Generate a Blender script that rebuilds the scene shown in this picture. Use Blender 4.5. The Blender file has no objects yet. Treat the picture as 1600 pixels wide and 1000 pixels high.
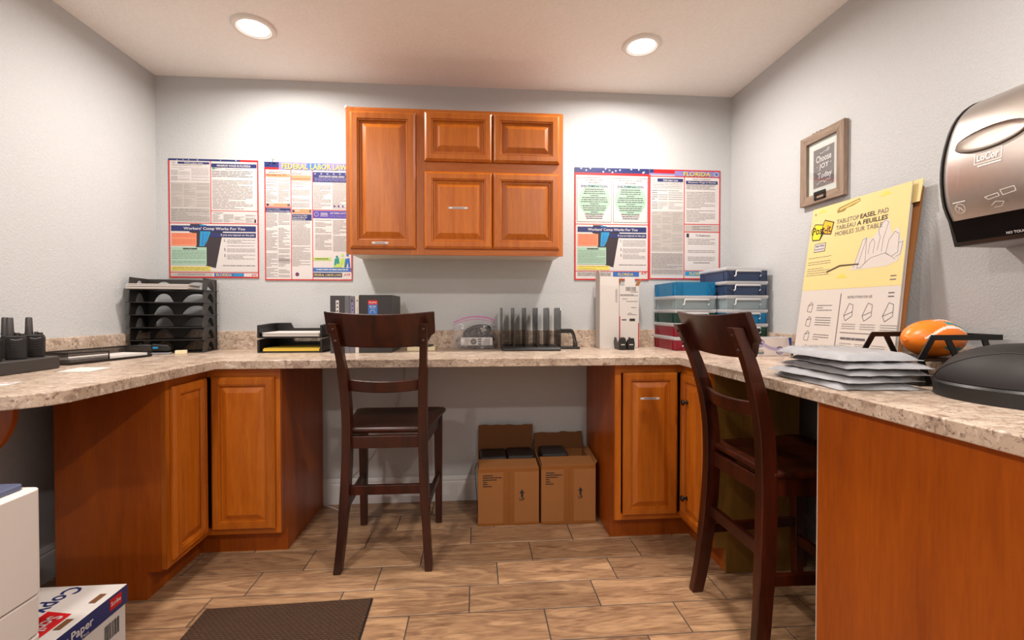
import bpy, bmesh, math, random
from mathutils import Vector, Matrix
random.seed(7)
S = bpy.context.scene
C = S.collection
PI = math.pi
# ---------------------------------------------------------------- camera, world, exposure
cam_d = bpy.data.cameras.new('camera'); cam = bpy.data.objects.new('camera', cam_d); C.objects.link(cam)
cam_d.sensor_width = 36.0; cam_d.lens = 708.12 / 1600 * 36.0
cam_d.shift_y = -5.2 / 1600; cam_d.clip_start = 0.02
cam.location = (0, 0, 1.137); cam.rotation_euler = (PI / 2 - 0.0142, 0, -0.0785)
S.camera = cam
W = bpy.data.worlds.new('world'); S.world = W; W.use_nodes = True
W.node_tree.nodes['Background'].inputs[0].default_value = (0.9, 0.93, 1.0, 1)
W.node_tree.nodes['Background'].inputs[1].default_value = 0.3
S.view_settings.view_transform = 'Standard'; S.view_settings.look = 'None'
S.view_settings.exposure = 0.0; S.view_settings.gamma = 1.0; S.view_settings.use_curve_mapping = False
LAMP_WATTS = 21.2
LAMP_SPREAD = math.radians(172)
LAMP_COLOR = (1.0, 0.94, 0.87)
# room numbers
D, XL, XR, ZC, YR = 2.722, -1.805, 1.586, 2.461, -1.5
CT, CB = 0.914, 0.876            # counter top / underside
YF, XIL, XIR = 2.09, -1.144, 0.964

# ---------------------------------------------------------------- materials
def lin(c):
    return tuple((x / 255 / 12.92) if x / 255 <= 0.04045 else ((x / 255 + 0.055) / 1.055) ** 2.4 for x in c) + (1,)
MATS = {}
def nt(name):
    m = bpy.data.materials.new(name); m.use_nodes = True
    t = m.node_tree; b = t.nodes['Principled BSDF']
    return m, t, b
def N(t, kind, **kw):
    n = t.nodes.new(kind)
    for k, v in kw.items(): setattr(n, k, v)
    return n
def plain(name, col, rough=0.5, metal=0.0, var=0.06, nscale=30.0, bump=0.0, alpha=1.0, spec=0.5, coat=0.0, trans=0.0):
    """a colour with a little procedural variation"""
    if name in MATS: return MATS[name]
    m, t, b = nt(name); L = t.links
    tc = N(t, 'ShaderNodeTexCoord'); no = N(t, 'ShaderNodeTexNoise')
    no.inputs['Scale'].default_value = nscale; no.inputs['Detail'].default_value = 3
    L.new(tc.outputs['Object'], no.inputs['Vector'])
    mx = N(t, 'ShaderNodeMix', data_type='RGBA')
    c = lin(col)
    mx.inputs[6].default_value = tuple(x * (1 - var) for x in c[:3]) + (1,)
    mx.inputs[7].default_value = tuple(min(1, x * (1 + var)) for x in c[:3]) + (1,)
    L.new(no.outputs['Fac'], mx.inputs[0]); L.new(mx.outputs[2], b.inputs['Base Color'])
    b.inputs['Roughness'].default_value = rough; b.inputs['Metallic'].default_value = metal
    b.inputs['Specular IOR Level'].default_value = spec
    b.inputs['Coat Weight'].default_value = coat; b.inputs['Alpha'].default_value = alpha
    b.inputs['Transmission Weight'].default_value = trans
    if bump:
        bp = N(t, 'ShaderNodeBump'); bp.inputs['Strength'].default_value = bump; bp.inputs['Distance'].default_value = 0.002
        L.new(no.outputs['Fac'], bp.inputs['Height']); L.new(bp.outputs[0], b.inputs['Normal'])
    MATS[name] = m
    return m
def paint(name, col, scale, strength, dist, rough=0.7):
    m, t, b = nt(name); L = t.links
    tc = N(t, 'ShaderNodeTexCoord'); no = N(t, 'ShaderNodeTexNoise'); no.inputs['Scale'].default_value = scale
    no.inputs['Detail'].default_value = 4; no.inputs['Roughness'].default_value = 0.55
    L.new(tc.outputs['Object'], no.inputs['Vector'])
    r = N(t, 'ShaderNodeMapRange'); r.inputs[1].default_value = 0.38; r.inputs[2].default_value = 0.66
    L.new(no.outputs['Fac'], r.inputs[0])
    bp = N(t, 'ShaderNodeBump'); bp.inputs['Strength'].default_value = strength; bp.inputs['Distance'].default_value = dist
    L.new(r.outputs[0], bp.inputs['Height']); L.new(bp.outputs[0], b.inputs['Normal'])
    mx = N(t, 'ShaderNodeMix', data_type='RGBA'); c = lin(col)
    mx.inputs[6].default_value = tuple(x * 0.96 for x in c[:3]) + (1,); mx.inputs[7].default_value = c
    L.new(r.outputs[0], mx.inputs[0]); L.new(mx.outputs[2], b.inputs['Base Color'])
    b.inputs['Roughness'].default_value = rough
    MATS[name] = m
    return m
def wood(name, dark, light, axis='z', stretch=14.0, scale=2.2, rough=0.38, coat=0.06, bump=0.05, fine=0.35, swirl=0.0, rnd=True):
    """grain along one local axis, each object its own piece of the log"""
    m, t, b = nt(name); L = t.links
    tc = N(t, 'ShaderNodeTexCoord'); mp = N(t, 'ShaderNodeMapping')
    sc = [stretch] * 3; sc['xyz'.index(axis)] = 1.0; mp.inputs['Scale'].default_value = sc
    L.new(tc.outputs['Object'], mp.inputs['Vector'])
    oi = N(t, 'ShaderNodeObjectInfo'); cb = N(t, 'ShaderNodeCombineXYZ'); ad = N(t, 'ShaderNodeVectorMath', operation='ADD')
    mu = N(t, 'ShaderNodeMath', operation='MULTIPLY'); mu.inputs[1].default_value = 57.0
    L.new(oi.outputs['Random'], mu.inputs[0])
    for k in range(3): L.new(mu.outputs[0], cb.inputs[k])
    L.new(mp.outputs[0], ad.inputs[0]); L.new(cb.outputs[0], ad.inputs[1])
    n1 = N(t, 'ShaderNodeTexNoise'); n1.inputs['Scale'].default_value = scale; n1.inputs['Detail'].default_value = 5
    n1.inputs['Distortion'].default_value = 0.6 + swirl
    n2 = N(t, 'ShaderNodeTexNoise'); n2.inputs['Scale'].default_value = scale * 9; n2.inputs['Detail'].default_value = 3
    L.new(ad.outputs[0], n1.inputs['Vector']); L.new(ad.outputs[0], n2.inputs['Vector'])
    src = n1.outputs['Fac']
    if swirl:
        wv = N(t, 'ShaderNodeMath', operation='MULTIPLY'); wv.inputs[1].default_value = 34.0
        sn = N(t, 'ShaderNodeMath', operation='SINE'); L.new(n1.outputs['Fac'], wv.inputs[0]); L.new(wv.outputs[0], sn.inputs[0])
        ml = N(t, 'ShaderNodeMath', operation='MULTIPLY_ADD'); ml.inputs[1].default_value = 0.11; L.new(sn.outputs[0], ml.inputs[0]); L.new(n1.outputs['Fac'], ml.inputs[2])
        src = ml.outputs[0]
    a = N(t, 'ShaderNodeMix'); a.inputs[0].default_value = fine; L.new(src, a.inputs[2]); L.new(n2.outputs['Fac'], a.inputs[3])
    r = N(t, 'ShaderNodeMapRange'); r.inputs[1].default_value = 0.33; r.inputs[2].default_value = 0.67; L.new(a.outputs[0], r.inputs[0])
    mx = N(t, 'ShaderNodeMix', data_type='RGBA'); mx.inputs[6].default_value = lin(dark); mx.inputs[7].default_value = lin(light)
    L.new(r.outputs[0], mx.inputs[0])
    hs = N(t, 'ShaderNodeHueSaturation'); L.new(mx.outputs[2], hs.inputs['Color'])
    rv = N(t, 'ShaderNodeMapRange'); rv.inputs[3].default_value = 0.9 if rnd else 1.0; rv.inputs[4].default_value = 1.1 if rnd else 1.0
    L.new(oi.outputs['Random'], rv.inputs[0]); L.new(rv.outputs[0], hs.inputs['Value'])
    L.new(hs.outputs[0], b.inputs['Base Color'])
    b.inputs['Roughness'].default_value = rough; b.inputs['Coat Weight'].default_value = coat; b.inputs['Coat Roughness'].default_value = 0.25
    bp = N(t, 'ShaderNodeBump'); bp.inputs['Strength'].default_value = bump; bp.inputs['Distance'].default_value = 0.001
    L.new(a.outputs[0], bp.inputs['Height']); L.new(bp.outputs[0], b.inputs['Normal'])
    MATS[name] = m
    return m
def laminate(name):
    m, t, b = nt(name); L = t.links
    tc = N(t, 'ShaderNodeTexCoord')
    def noise(sc, det=4, dist=0.0, sxyz=(1, 1, 1)):
        mp = N(t, 'ShaderNodeMapping'); mp.inputs['Scale'].default_value = sxyz
        L.new(tc.outputs['Object'], mp.inputs['Vector'])
        n = N(t, 'ShaderNodeTexNoise'); n.inputs['Scale'].default_value = sc; n.inputs['Detail'].default_value = det; n.inputs['Distortion'].default_value = dist
        L.new(mp.outputs[0], n.inputs['Vector']); return n.outputs['Fac']
    def ramp(f, a, c):
        r = N(t, 'ShaderNodeMapRange'); r.inputs[1].default_value = a; r.inputs[2].default_value = c; L.new(f, r.inputs[0]); return r.outputs[0]
    def mix(f, c0, c1):
        x = N(t, 'ShaderNodeMix', data_type='RGBA'); L.new(f, x.inputs[0])
        for k, c in ((6, c0), (7, c1)):
            if isinstance(c, tuple): x.inputs[k].default_value = c
            else: L.new(c, x.inputs[k])
        return x.outputs[2]
    base = mix(ramp(noise(9, 5, 0.4), 0.35, 0.65), lin((176, 154, 134)), lin((206, 186, 168)))
    base = mix(ramp(noise(26, 6, 1.0), 0.50, 0.68), base, lin((150, 126, 110)))
    base = mix(ramp(noise(120, 5, 0.5), 0.55, 0.70), base, lin((112, 90, 80)))
    base = mix(ramp(noise(70, 4, 0.3, (0.35, 1, 1)), 0.56, 0.72), base, lin((222, 206, 190)))
    L.new(base, b.inputs['Base Color']); b.inputs['Roughness'].default_value = 0.32
    MATS[name] = m
    return m
def emit(name, col, strength):
    m, t, b = nt(name)
    b.inputs['Base Color'].default_value = (0.9, 0.9, 0.9, 1)
    b.inputs['Emission Color'].default_value = col + (1,); b.inputs['Emission Strength'].default_value = strength
    MATS[name] = m
    return m
def brushed(name, col):
    m, t, b = nt(name); L = t.links
    tc = N(t, 'ShaderNodeTexCoord'); mp = N(t, 'ShaderNodeMapping'); mp.inputs['Scale'].default_value = (40, 600, 6)
    no = N(t, 'ShaderNodeTexNoise'); no.inputs['Scale'].default_value = 1.0; no.inputs['Detail'].default_value = 2
    L.new(tc.outputs['Object'], mp.inputs['Vector']); L.new(mp.outputs[0], no.inputs['Vector'])
    r = N(t, 'ShaderNodeMapRange'); r.inputs[3].default_value = 0.30; r.inputs[4].default_value = 0.46
    L.new(no.outputs['Fac'], r.inputs[0]); L.new(r.outputs[0], b.inputs['Roughness'])
    b.inputs['Base Color'].default_value = lin(col); b.inputs['Metallic'].default_value = 1.0
    MATS[name] = m
    return m
def glasspane(name):
    m, t, b = nt(name); L = t.links
    tr = N(t, 'ShaderNodeBsdfTransparent'); gl = N(t, 'ShaderNodeBsdfGlossy'); gl.inputs['Roughness'].default_value = 0.02
    lw = N(t, 'ShaderNodeLayerWeight'); lw.inputs[0].default_value = 0.5; mx = N(t, 'ShaderNodeMixShader')
    pw = N(t, 'ShaderNodeMath', operation='POWER'); pw.inputs[1].default_value = 4.0; L.new(lw.outputs['Facing'], pw.inputs[0])
    fr = N(t, 'ShaderNodeMath', operation='MULTIPLY_ADD'); fr.inputs[1].default_value = 0.8; fr.inputs[2].default_value = 0.035; L.new(pw.outputs[0], fr.inputs[0])
    L.new(fr.outputs[0], mx.inputs[0]); L.new(tr.outputs[0], mx.inputs[1]); L.new(gl.outputs[0], mx.inputs[2])
    L.new(mx.outputs[0], t.nodes['Material Output'].inputs[0])
    MATS[name] = m
    return m
def weave(name, c0, c1):
    m, t, b = nt(name); L = t.links
    tc = N(t, 'ShaderNodeTexCoord'); n = N(t, 'ShaderNodeTexNoise'); n.inputs['Scale'].default_value = 220; n.inputs['Detail'].default_value = 3
    br = N(t, 'ShaderNodeTexBrick'); br.inputs['Scale'].default_value = 26; br.inputs['Mortar Size'].default_value = 0.05
    br.inputs['Color1'].default_value = (1, 1, 1, 1); br.inputs['Color2'].default_value = (0.8, 0.8, 0.8, 1); br.inputs['Mortar'].default_value = (0.25, 0.25, 0.25, 1)
    L.new(tc.outputs['Object'], n.inputs['Vector']); L.new(tc.outputs['Object'], br.inputs['Vector'])
    mu = N(t, 'ShaderNodeMath', operation='MULTIPLY'); L.new(n.outputs['Fac'], mu.inputs[0]); L.new(br.outputs['Color'], mu.inputs[1])
    r = N(t, 'ShaderNodeMapRange'); r.inputs[1].default_value = 0.15; r.inputs[2].default_value = 0.6; L.new(mu.outputs[0], r.inputs[0])
    mx = N(t, 'ShaderNodeMix', data_type='RGBA'); mx.inputs[6].default_value = lin(c0); mx.inputs[7].default_value = lin(c1)
    L.new(r.outputs[0], mx.inputs[0]); L.new(mx.outputs[2], b.inputs['Base Color']); b.inputs['Roughness'].default_value = 0.95
    bp = N(t, 'ShaderNodeBump'); bp.inputs['Strength'].default_value = 0.6; bp.inputs['Distance'].default_value = 0.004
    L.new(mu.outputs[0], bp.inputs['Height']); L.new(bp.outputs[0], b.inputs['Normal'])
    MATS[name] = m
    return m
def stripes(name, c0, c1, alpha=0.5, scale=260.0):
    """fine wire mesh: holes let the back show through"""
    m, t, b = nt(name); L = t.links
    tc = N(t, 'ShaderNodeTexCoord'); ck = N(t, 'ShaderNodeTexChecker'); ck.inputs['Scale'].default_value = scale
    L.new(tc.outputs['Object'], ck.inputs['Vector'])
    r = N(t, 'ShaderNodeMapRange'); r.inputs[3].default_value = alpha; r.inputs[4].default_value = 1.0
    L.new(ck.outputs['Fac'], r.inputs[0]); L.new(r.outputs[0], b.inputs['Alpha'])
    b.inputs['Base Color'].default_value = lin(c0); b.inputs['Roughness'].default_value = 0.5; b.inputs['Metallic'].default_value = 0.3
    MATS[name] = m
    return m

M_wall = paint('wall_paint', (191, 192, 193), 130, 0.28, 0.003)
M_ceil = paint('ceiling_texture', (248, 243, 237), 75, 0.35, 0.004, 0.85)
M_base = plain('baseboard_paint', (208, 206, 206), 0.45, var=0.02)
M_lam = laminate('countertop_laminate')
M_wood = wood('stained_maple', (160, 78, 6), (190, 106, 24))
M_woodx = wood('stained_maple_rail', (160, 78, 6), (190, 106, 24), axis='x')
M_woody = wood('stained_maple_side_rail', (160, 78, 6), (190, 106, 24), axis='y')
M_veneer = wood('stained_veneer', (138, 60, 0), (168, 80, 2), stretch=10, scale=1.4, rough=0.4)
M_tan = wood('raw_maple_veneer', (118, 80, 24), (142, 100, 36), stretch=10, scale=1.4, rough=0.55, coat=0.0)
M_white_mel = plain('white_melamine', (205, 196, 186), 0.5)
M_chair = wood('dark_cherry_stain', (30, 7, 1), (66, 20, 4), stretch=8, scale=3, rough=0.33, coat=0.08, fine=0.2)
M_tile = wood('wood_look_tile', (124, 90, 66), (186, 147, 110), axis='x', stretch=6.0, scale=1.9, rough=0.36, coat=0.0, fine=0.42, swirl=0.8)
M_grout = plain('grey_grout', (70, 60, 54), 0.9)
M_mat = weave('brown_doormat_pile', (42, 25, 12), (88, 56, 31))
M_black = plain('black_plastic', (25, 22, 21), 0.42)
M_black2 = plain('satin_black_metal', (22, 19, 18), 0.35, metal=0.3)
M_dgrey = plain('dark_grey_plastic', (52, 47, 46), 0.45)
M_lgrey = plain('light_grey_plastic', (140, 138, 140), 0.45)
M_smoke = plain('smoked_acrylic', (44, 38, 37), 0.2, alpha=0.82, var=0.0)
M_sort = plain('charcoal_plastic', (48, 43, 41), 0.45)
M_paper = plain('white_paper', (206, 199, 194), 0.8, var=0.02)
M_cream = plain('cream_paper', (226, 210, 172), 0.8, var=0.03)
M_yellow = plain('yellow_paper', (226, 190, 70), 0.8, var=0.03)
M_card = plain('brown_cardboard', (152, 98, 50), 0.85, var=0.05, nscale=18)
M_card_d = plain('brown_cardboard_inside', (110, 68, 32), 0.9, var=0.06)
M_tape = plain('packing_tape', (140, 84, 34), 0.25, var=0.04)
M_ink = plain('black_ink', (40, 34, 32), 0.7)
M_grey_ink = plain('grey_print', (150, 144, 142), 0.7)
M_pw = plain('poster_white', (206, 200, 198), 0.45, var=0.01)
M_red = plain('poster_red', (196, 24, 30), 0.45, var=0.02)
M_navy = plain('poster_navy', (40, 48, 100), 0.35, var=0.03)
M_txt = plain('poster_small_print', (146, 138, 136), 0.5, var=0.05)
M_txtd = plain('poster_bold_print', (98, 92, 98), 0.5, var=0.05)
M_or = plain('poster_orange', (222, 140, 104), 0.4, var=0.02)
M_gr = plain('poster_green', (156, 190, 168), 0.4, var=0.02)
M_ye = plain('poster_yellow', (216, 200, 88), 0.4, var=0.02)
M_bk = plain('poster_black', (54, 44, 50), 0.4, var=0.05)
M_pu = plain('poster_purple', (84, 66, 150), 0.4, var=0.05)
M_bl = plain('poster_blue', (52, 104, 176), 0.4, var=0.05)
M_lg = plain('poster_grey', (178, 171, 166), 0.4, var=0.02)
M_cy = plain('poster_cyan', (36, 140, 190), 0.4, var=0.08)
M_gold = plain('poster_gold', (214, 190, 100), 0.4, var=0.04)
M_lime = plain('poster_lime', (178, 204, 90), 0.4, var=0.04)
M_teal = plain('poster_teal', (40, 140, 120), 0.4, var=0.04)
M_lav = plain('poster_lavender', (132, 122, 176), 0.4, var=0.06)
M_steel = brushed('brushed_steel', (204, 196, 190))
M_chrome = plain('bright_metal', (200, 200, 200), 0.2, metal=1.0)
M_glass = glasspane('picture_glass')
M_lens = emit('lamp_lens', LAMP_COLOR, 12.0)
M_trim = plain('lamp_trim', (230, 224, 216), 0.5, var=0.01)

# ---------------------------------------------------------------- mesh helpers
_txt = {}
def text_mesh(s, bold=False):
    k = (s, bold)
    if k not in _txt:
        cu = bpy.data.curves.new('t', 'FONT'); cu.body = s; cu.size = 1.0; cu.resolution_u = 2
        if bold: cu.offset = 0.018
        ob = bpy.data.objects.new('t', cu)
        me = ob.to_mesh()
        v = [(p.co.x, p.co.y) for p in me.vertices]; f = [tuple(p.vertices) for p in me.polygons]
        ob.to_mesh_clear(); bpy.data.objects.remove(ob); bpy.data.curves.remove(cu)
        x0 = min(a for a, _ in v); x1 = max(a for a, _ in v); y0 = min(b for _, b in v); y1 = max(b for _, b in v)
        _txt[k] = ([((a - x0) / (x1 - x0), (b - y0) / (y1 - y0)) for a, b in v], f)
    return _txt[k]
def spline(pts, n=6):
    """Catmull-Rom through the points"""
    P = [Vector(p) for p in pts]; out = []
    for i in range(len(P) - 1):
        p0 = P[max(i - 1, 0)]; p1 = P[i]; p2 = P[i + 1]; p3 = P[min(i + 2, len(P) - 1)]
        for k in range(n):
            t = k / n
            out.append(0.5 * ((2 * p1) + (p2 - p0) * t + (2 * p0 - 5 * p1 + 4 * p2 - p3) * t * t + (3 * p1 - p0 - 3 * p2 + p3) * t ** 3))
    out.append(P[-1]); return out
class MB:
    def __init__(s): s.v = []; s.f = []; s.m = []
    def add(s, vs, fs, mi=0, M=None):
        o = len(s.v)
        s.v += [tuple(M @ Vector(p)) if M else tuple(p) for p in vs]
        s.f += [tuple(i + o for i in f) for f in fs]; s.m += [mi] * len(fs); return s
    def box(s, x0, y0, z0, x1, y1, z1, mi=0, M=None):
        return s.add([(x0, y0, z0), (x1, y0, z0), (x1, y1, z0), (x0, y1, z0), (x0, y0, z1), (x1, y0, z1), (x1, y1, z1), (x0, y1, z1)],
                     [(0, 3, 2, 1), (4, 5, 6, 7), (0, 1, 5, 4), (1, 2, 6, 5), (2, 3, 7, 6), (3, 0, 4, 7)], mi, M)
    def prism(s, pts, axis, a, b, mi=0, M=None):
        n = len(pts)
        def q(p, t):
            return {'y': (p[0], t, p[1]), 'x': (t, p[0], p[1]), 'z': (p[0], p[1], t)}[axis]
        vs = [q(p, a) for p in pts] + [q(p, b) for p in pts]
        fs = [tuple(range(n)), tuple(range(2 * n - 1, n - 1, -1))] + [(i, (i + 1) % n, n + (i + 1) % n, n + i) for i in range(n)]
        return s.add(vs, fs, mi, M)
    def loft(s, rings, mi=0, M=None, cap=True, closed=True):
        n = len(rings[0]); vs = [p for r in rings for p in r]; fs = []
        for i in range(len(rings) - 1):
            for k in range(n if closed else n - 1):
                k2 = (k + 1) % n; fs.append((i * n + k, i * n + k2, (i + 1) * n + k2, (i + 1) * n + k))
        if cap and closed: fs += [tuple(range(n - 1, -1, -1)), tuple(range((len(rings) - 1) * n, len(rings) * n))]
        return s.add(vs, fs, mi, M)
    def lathe(s, prof, seg=32, mi=0, M=None, sx=1, sy=1):
        rings = [[(r * sx * math.cos(2 * PI * k / seg), r * sy * math.sin(2 * PI * k / seg), z) for k in range(seg)] for r, z in prof]
        return s.loft(rings, mi, M)
    def tube(s, path, r, seg=8, mi=0, M=None, closed=False):
        P = [Vector(p) for p in path]; n = len(P); rings = []
        up = Vector((0, 0, 1))
        for i in range(n):
            if closed: d = P[(i + 1) % n] - P[i - 1]
            else: d = P[min(i + 1, n - 1)] - P[max(i - 1, 0)]
            d.normalize()
            a = d.cross(up)
            if a.length < 1e-3: a = d.cross(Vector((0, 1, 0)))
            a.normalize(); b = d.cross(a)
            rr = r[i] if isinstance(r, (list, tuple)) else r
            rings.append([P[i] + (a * math.cos(2 * PI * k / seg) + b * math.sin(2 * PI * k / seg)) * rr for k in range(seg)])
        if closed: rings.append(rings[0])
        return s.loft(rings, mi, M, cap=not closed)
    def bar(s, path, w, d, mi=0, M=None):
        """rectangular section, w along x and d along y, lofted through points (post or leg)"""
        rings = []
        for i, p in enumerate(path):
            ww = w[i] if isinstance(w, (list, tuple)) else w; dd = d[i] if isinstance(d, (list, tuple)) else d
            x, y, z = p
            rings.append([(x - ww / 2, y - dd / 2, z), (x + ww / 2, y - dd / 2, z), (x + ww / 2, y + dd / 2, z), (x - ww / 2, y + dd / 2, z)])
        return s.loft(rings, mi, M)
    def beam(s, a, b, w, h, mi=0, M=None):
        """horizontal bar from a to b, w across, h tall"""
        a = Vector(a); b = Vector(b); d = (b - a).normalized(); sd = d.cross(Vector((0, 0, 1)))
        if sd.length < 1e-4: sd = Vector((1, 0, 0))
        sd.normalize(); up = sd.cross(d)
        rings = [[p + sd * (w / 2 * i) + up * (h / 2 * j) for i, j in ((-1, -1), (1, -1), (1, 1), (-1, 1))] for p in (a, b)]
        return s.loft(rings, mi, M)
    def ball(s, c, r, seg=20, ring=12, mi=0, M=None, sc=(1, 1, 1)):
        rings = []
        for i in range(ring + 1):
            a = PI * i / ring; rr = max(math.sin(a), 0.02)
            rings.append([(c[0] + r * sc[0] * rr * math.cos(2 * PI * k / seg), c[1] + r * sc[1] * rr * math.sin(2 * PI * k / seg), c[2] - r * sc[2] * math.cos(a)) for k in range(seg)])
        return s.loft(rings, mi, M)
    def build(s, name, mats, parent=None, loc=None, rot=None, bevel=0, bseg=2, smooth=None, sub=0, recalc=True):
        me = bpy.data.meshes.new(name); me.from_pydata(s.v, [], s.f)
        if not isinstance(mats, (list, tuple)): mats = [mats]
        for m in mats: me.materials.append(m)
        me.polygons.foreach_set('material_index', s.m)
        if recalc:
            bm = bmesh.new(); bm.from_mesh(me); bmesh.ops.recalc_face_normals(bm, faces=bm.faces); bm.to_mesh(me); bm.free()
        if smooth is not None or sub:
            me.polygons.foreach_set('use_smooth', [True] * len(me.polygons))
            if smooth is not None: me.set_sharp_from_angle(angle=math.radians(smooth))
        me.update()
        o = bpy.data.objects.new(name, me); C.objects.link(o)
        if parent: o.parent = parent
        if loc is not None: o.location = loc
        if rot is not None: o.rotation_euler = rot
        if bevel:
            b = o.modifiers.new('bevel', 'BEVEL'); b.width = bevel; b.segments = bseg; b.limit_method = 'ANGLE'; b.angle_limit = math.radians(40)
            b.harden_normals = False
        if sub:
            sm = o.modifiers.new('sub', 'SUBSURF'); sm.levels = sub; sm.render_levels = sub
        return o
def tag(o, label, cat, group=None, kind=None):
    if label: o['label'] = label
    if cat: o['category'] = cat
    if group: o['group'] = group
    if kind: o['kind'] = kind
    return o
def thing(name, label, cat, loc=(0, 0, 0), rz=0.0, group=None):
    o = bpy.data.objects.new(name, None); C.objects.link(o); o.empty_display_size = 0.05
    o.location = loc; o.rotation_euler = (0, 0, rz)
    return tag(o, label, cat, group)
def struct(o): o['kind'] = 'structure'; return o
def part(o, label): o['label'] = label; return o
def copy_tree(o, parent=None, loc=None, rz=None):
    c = o.copy(); C.objects.link(c); c.parent = parent
    if loc is not None: c.location = loc
    if rz is not None: c.rotation_euler = (0, 0, rz)
    for ch in list(o.children): copy_tree(ch, c)
    return c
class Print:
    """flat print on a plane: u to the right, v downwards from the top-left corner, in any unit"""
    def __init__(s, origin, X, Ydown, su=1.0, sv=1.0, lift=0.0004):
        s.o = Vector(origin); s.X = Vector(X).normalized() * su; s.Y = Vector(Ydown).normalized() * sv
        s.N = -Vector(X).normalized().cross(Vector(Ydown).normalized()); s.lift = lift
        s.mats = []; s.blocks = MB(); s.words = MB()
    def mi(s, m):
        if m not in s.mats: s.mats.append(m)
        return s.mats.index(m)
    def P(s, u, v, l): return s.o + s.X * u + s.Y * v + s.N * (l * s.lift)
    def poly(s, pts, m, l=1, mb=None):
        (mb or s.blocks).add([s.P(u, v, l) for u, v in pts], [tuple(range(len(pts)))[::-1]], s.mi(m))
    def rect(s, u0, v0, u1, v1, m, l=1): s.poly([(u0, v0), (u1, v0), (u1, v1), (u0, v1)], m, l)
    def frame(s, u0, v0, u1, v1, w, m, l=1):
        for a in ((u0, v0, u1, v0 + w), (u0, v1 - w, u1, v1), (u0, v0 + w, u0 + w, v1 - w), (u1 - w, v0 + w, u1, v1 - w)): s.rect(*a, m, l)
    def disc(s, u, v, r, m, l=1, n=24, ru=None):
        s.poly([(u + (ru or r) * math.cos(2 * PI * k / n), v + r * math.sin(2 * PI * k / n)) for k in range(n)], m, l)
    def ring(s, u, v, r, w, m, l=1, n=24):
        for k in range(n):
            a, b = 2 * PI * k / n, 2 * PI * (k + 1) / n
            s.poly([(u + q * math.cos(t), v + q * math.sin(t)) for q, t in ((r, a), (r, b), (r - w, b), (r - w, a))], m, l)
    def stroke(s, pts, w, m, l=3):
        for (a, b), (c, d) in zip(pts[:-1], pts[1:]):
            L = math.hypot(c - a, d - b) or 1; nx, ny = -(d - b) / L * w / 2, (c - a) / L * w / 2
            s.poly([(a + nx, b + ny), (c + nx, d + ny), (c - nx, d - ny), (a - nx, b - ny)], m, l)
    def text(s, t, u0, v0, u1, v1, m, l=3, bold=False):
        vs, fs = text_mesh(t, bold)
        s.words.add([s.P(u0 + a * (u1 - u0), v1 - b * (v1 - v0), l) for a, b in vs], fs, s.mi(m))
    def lines(s, u0, v0, u1, v1, n, m, l=2, hfrac=0.36, para=0.15, wl=0.09):
        """rows of tiny unreadable print: short word bars"""
        p = (v1 - v0) / n; full = u1 - u0
        for k in range(n):
            if random.random() < para * 0.5: continue
            end = u1 if random.random() > para else u0 + full * random.uniform(0.35, 0.85)
            u = u0; v = v0 + k * p
            while u < end - full * 0.02:
                w = min(full * wl * random.uniform(0.5, 2.2), end - u)
                s.rect(u, v, u + w, v + p * hfrac, m, l); u += w + full * 0.018
    def build(s, parent, n1='printed_panels', n2='lettering'):
        for mb, n in ((s.blocks, n1), (s.words, n2)):
            if mb.f: mb.build(n, s.mats, parent, recalc=False)['kind'] = 'stuff'

# ================================================================ THE SETTING
# floor of wood-look plank tiles
TW, TL, G = 0.1672, 0.5065, 0.0045
floor = struct(MB().box(XL - .05, YR - .05, -0.06, XR + .05, D + .05, -0.0018).build('floor', M_grout))
offs = {0: 0.256, 1: 0.478, 2: 0.090}
tile_cache = {}
def tile_mesh(w, h):
    k = (round(w, 3), round(h, 3))
    if k not in tile_cache:
        b = 0.0012
        mb = MB(); x, y = w / 2, h / 2
        mb.loft([[(-x, -y, -0.006), (x, -y, -0.006), (x, y, -0.006), (-x, y, -0.006)], [(-x, -y, -b), (x, -y, -b), (x, y, -b), (-x, y, -b)],
                 [(-x + b, -y + b, 0), (x - b, -y + b, 0), (x - b, y - b, 0), (-x + b, y - b, 0)]])
        me = bpy.data.meshes.new('tile'); me.from_pydata(mb.v, [], mb.f); me.materials.append(M_tile); tile_cache[k] = me
    return tile_cache[k]
row = -20
while True:
    y0 = 1.53 + TW * row; y1 = y0 + TW; row += 1
    if y1 < YR: continue
    if y0 > D: break
    o0 = offs[(row - 1) % 3]
    k = math.floor((XL - o0) / TL)
    while True:
        x0 = o0 + k * TL; x1 = x0 + TL; k += 1
        if x0 > XR: break
        a0, a1, b0, b1 = max(x0, XL), min(x1, XR), max(y0, YR), min(y1, D)
        if a1 - a0 < 0.02 or b1 - b0 < 0.02: continue
        t = bpy.data.objects.new('tile', tile_mesh(a1 - a0 - G, b1 - b0 - G)); C.objects.link(t); t.parent = floor
        t.location = ((a0 + a1) / 2, (b0 + b1) / 2, 0)
struct(MB().box(XL - .1, D, -0.06, XR + .1, D + .1, ZC + .1).build('wall_back', M_wall))
struct(MB().box(XL - .1, YR, -0.06, XL, D, ZC + .1).build('wall_left', M_wall))
struct(MB().box(XR, YR, -0.06, XR + .1, D, ZC + .1).build('wall_right', M_wall))
struct(MB().box(XL - .1, YR - .1, -0.06, XR + .1, YR, ZC + .1).build('wall_rear', M_wall))
struct(MB().box(XL, YR, ZC, XR, D, ZC + .1).build('ceiling', M_ceil))
bbp = [(0, 0), (0.014, 0), (0.014, 0.10), (0.012, 0.112), (0.008, 0.118), (0.009, 0.126), (0.005, 0.14), (0.002, 0.146), (0, 0.146)]
struct(MB().prism([(D - a, b) for a, b in bbp], 'x', XL, XR).build('baseboard_back', M_base))
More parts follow.
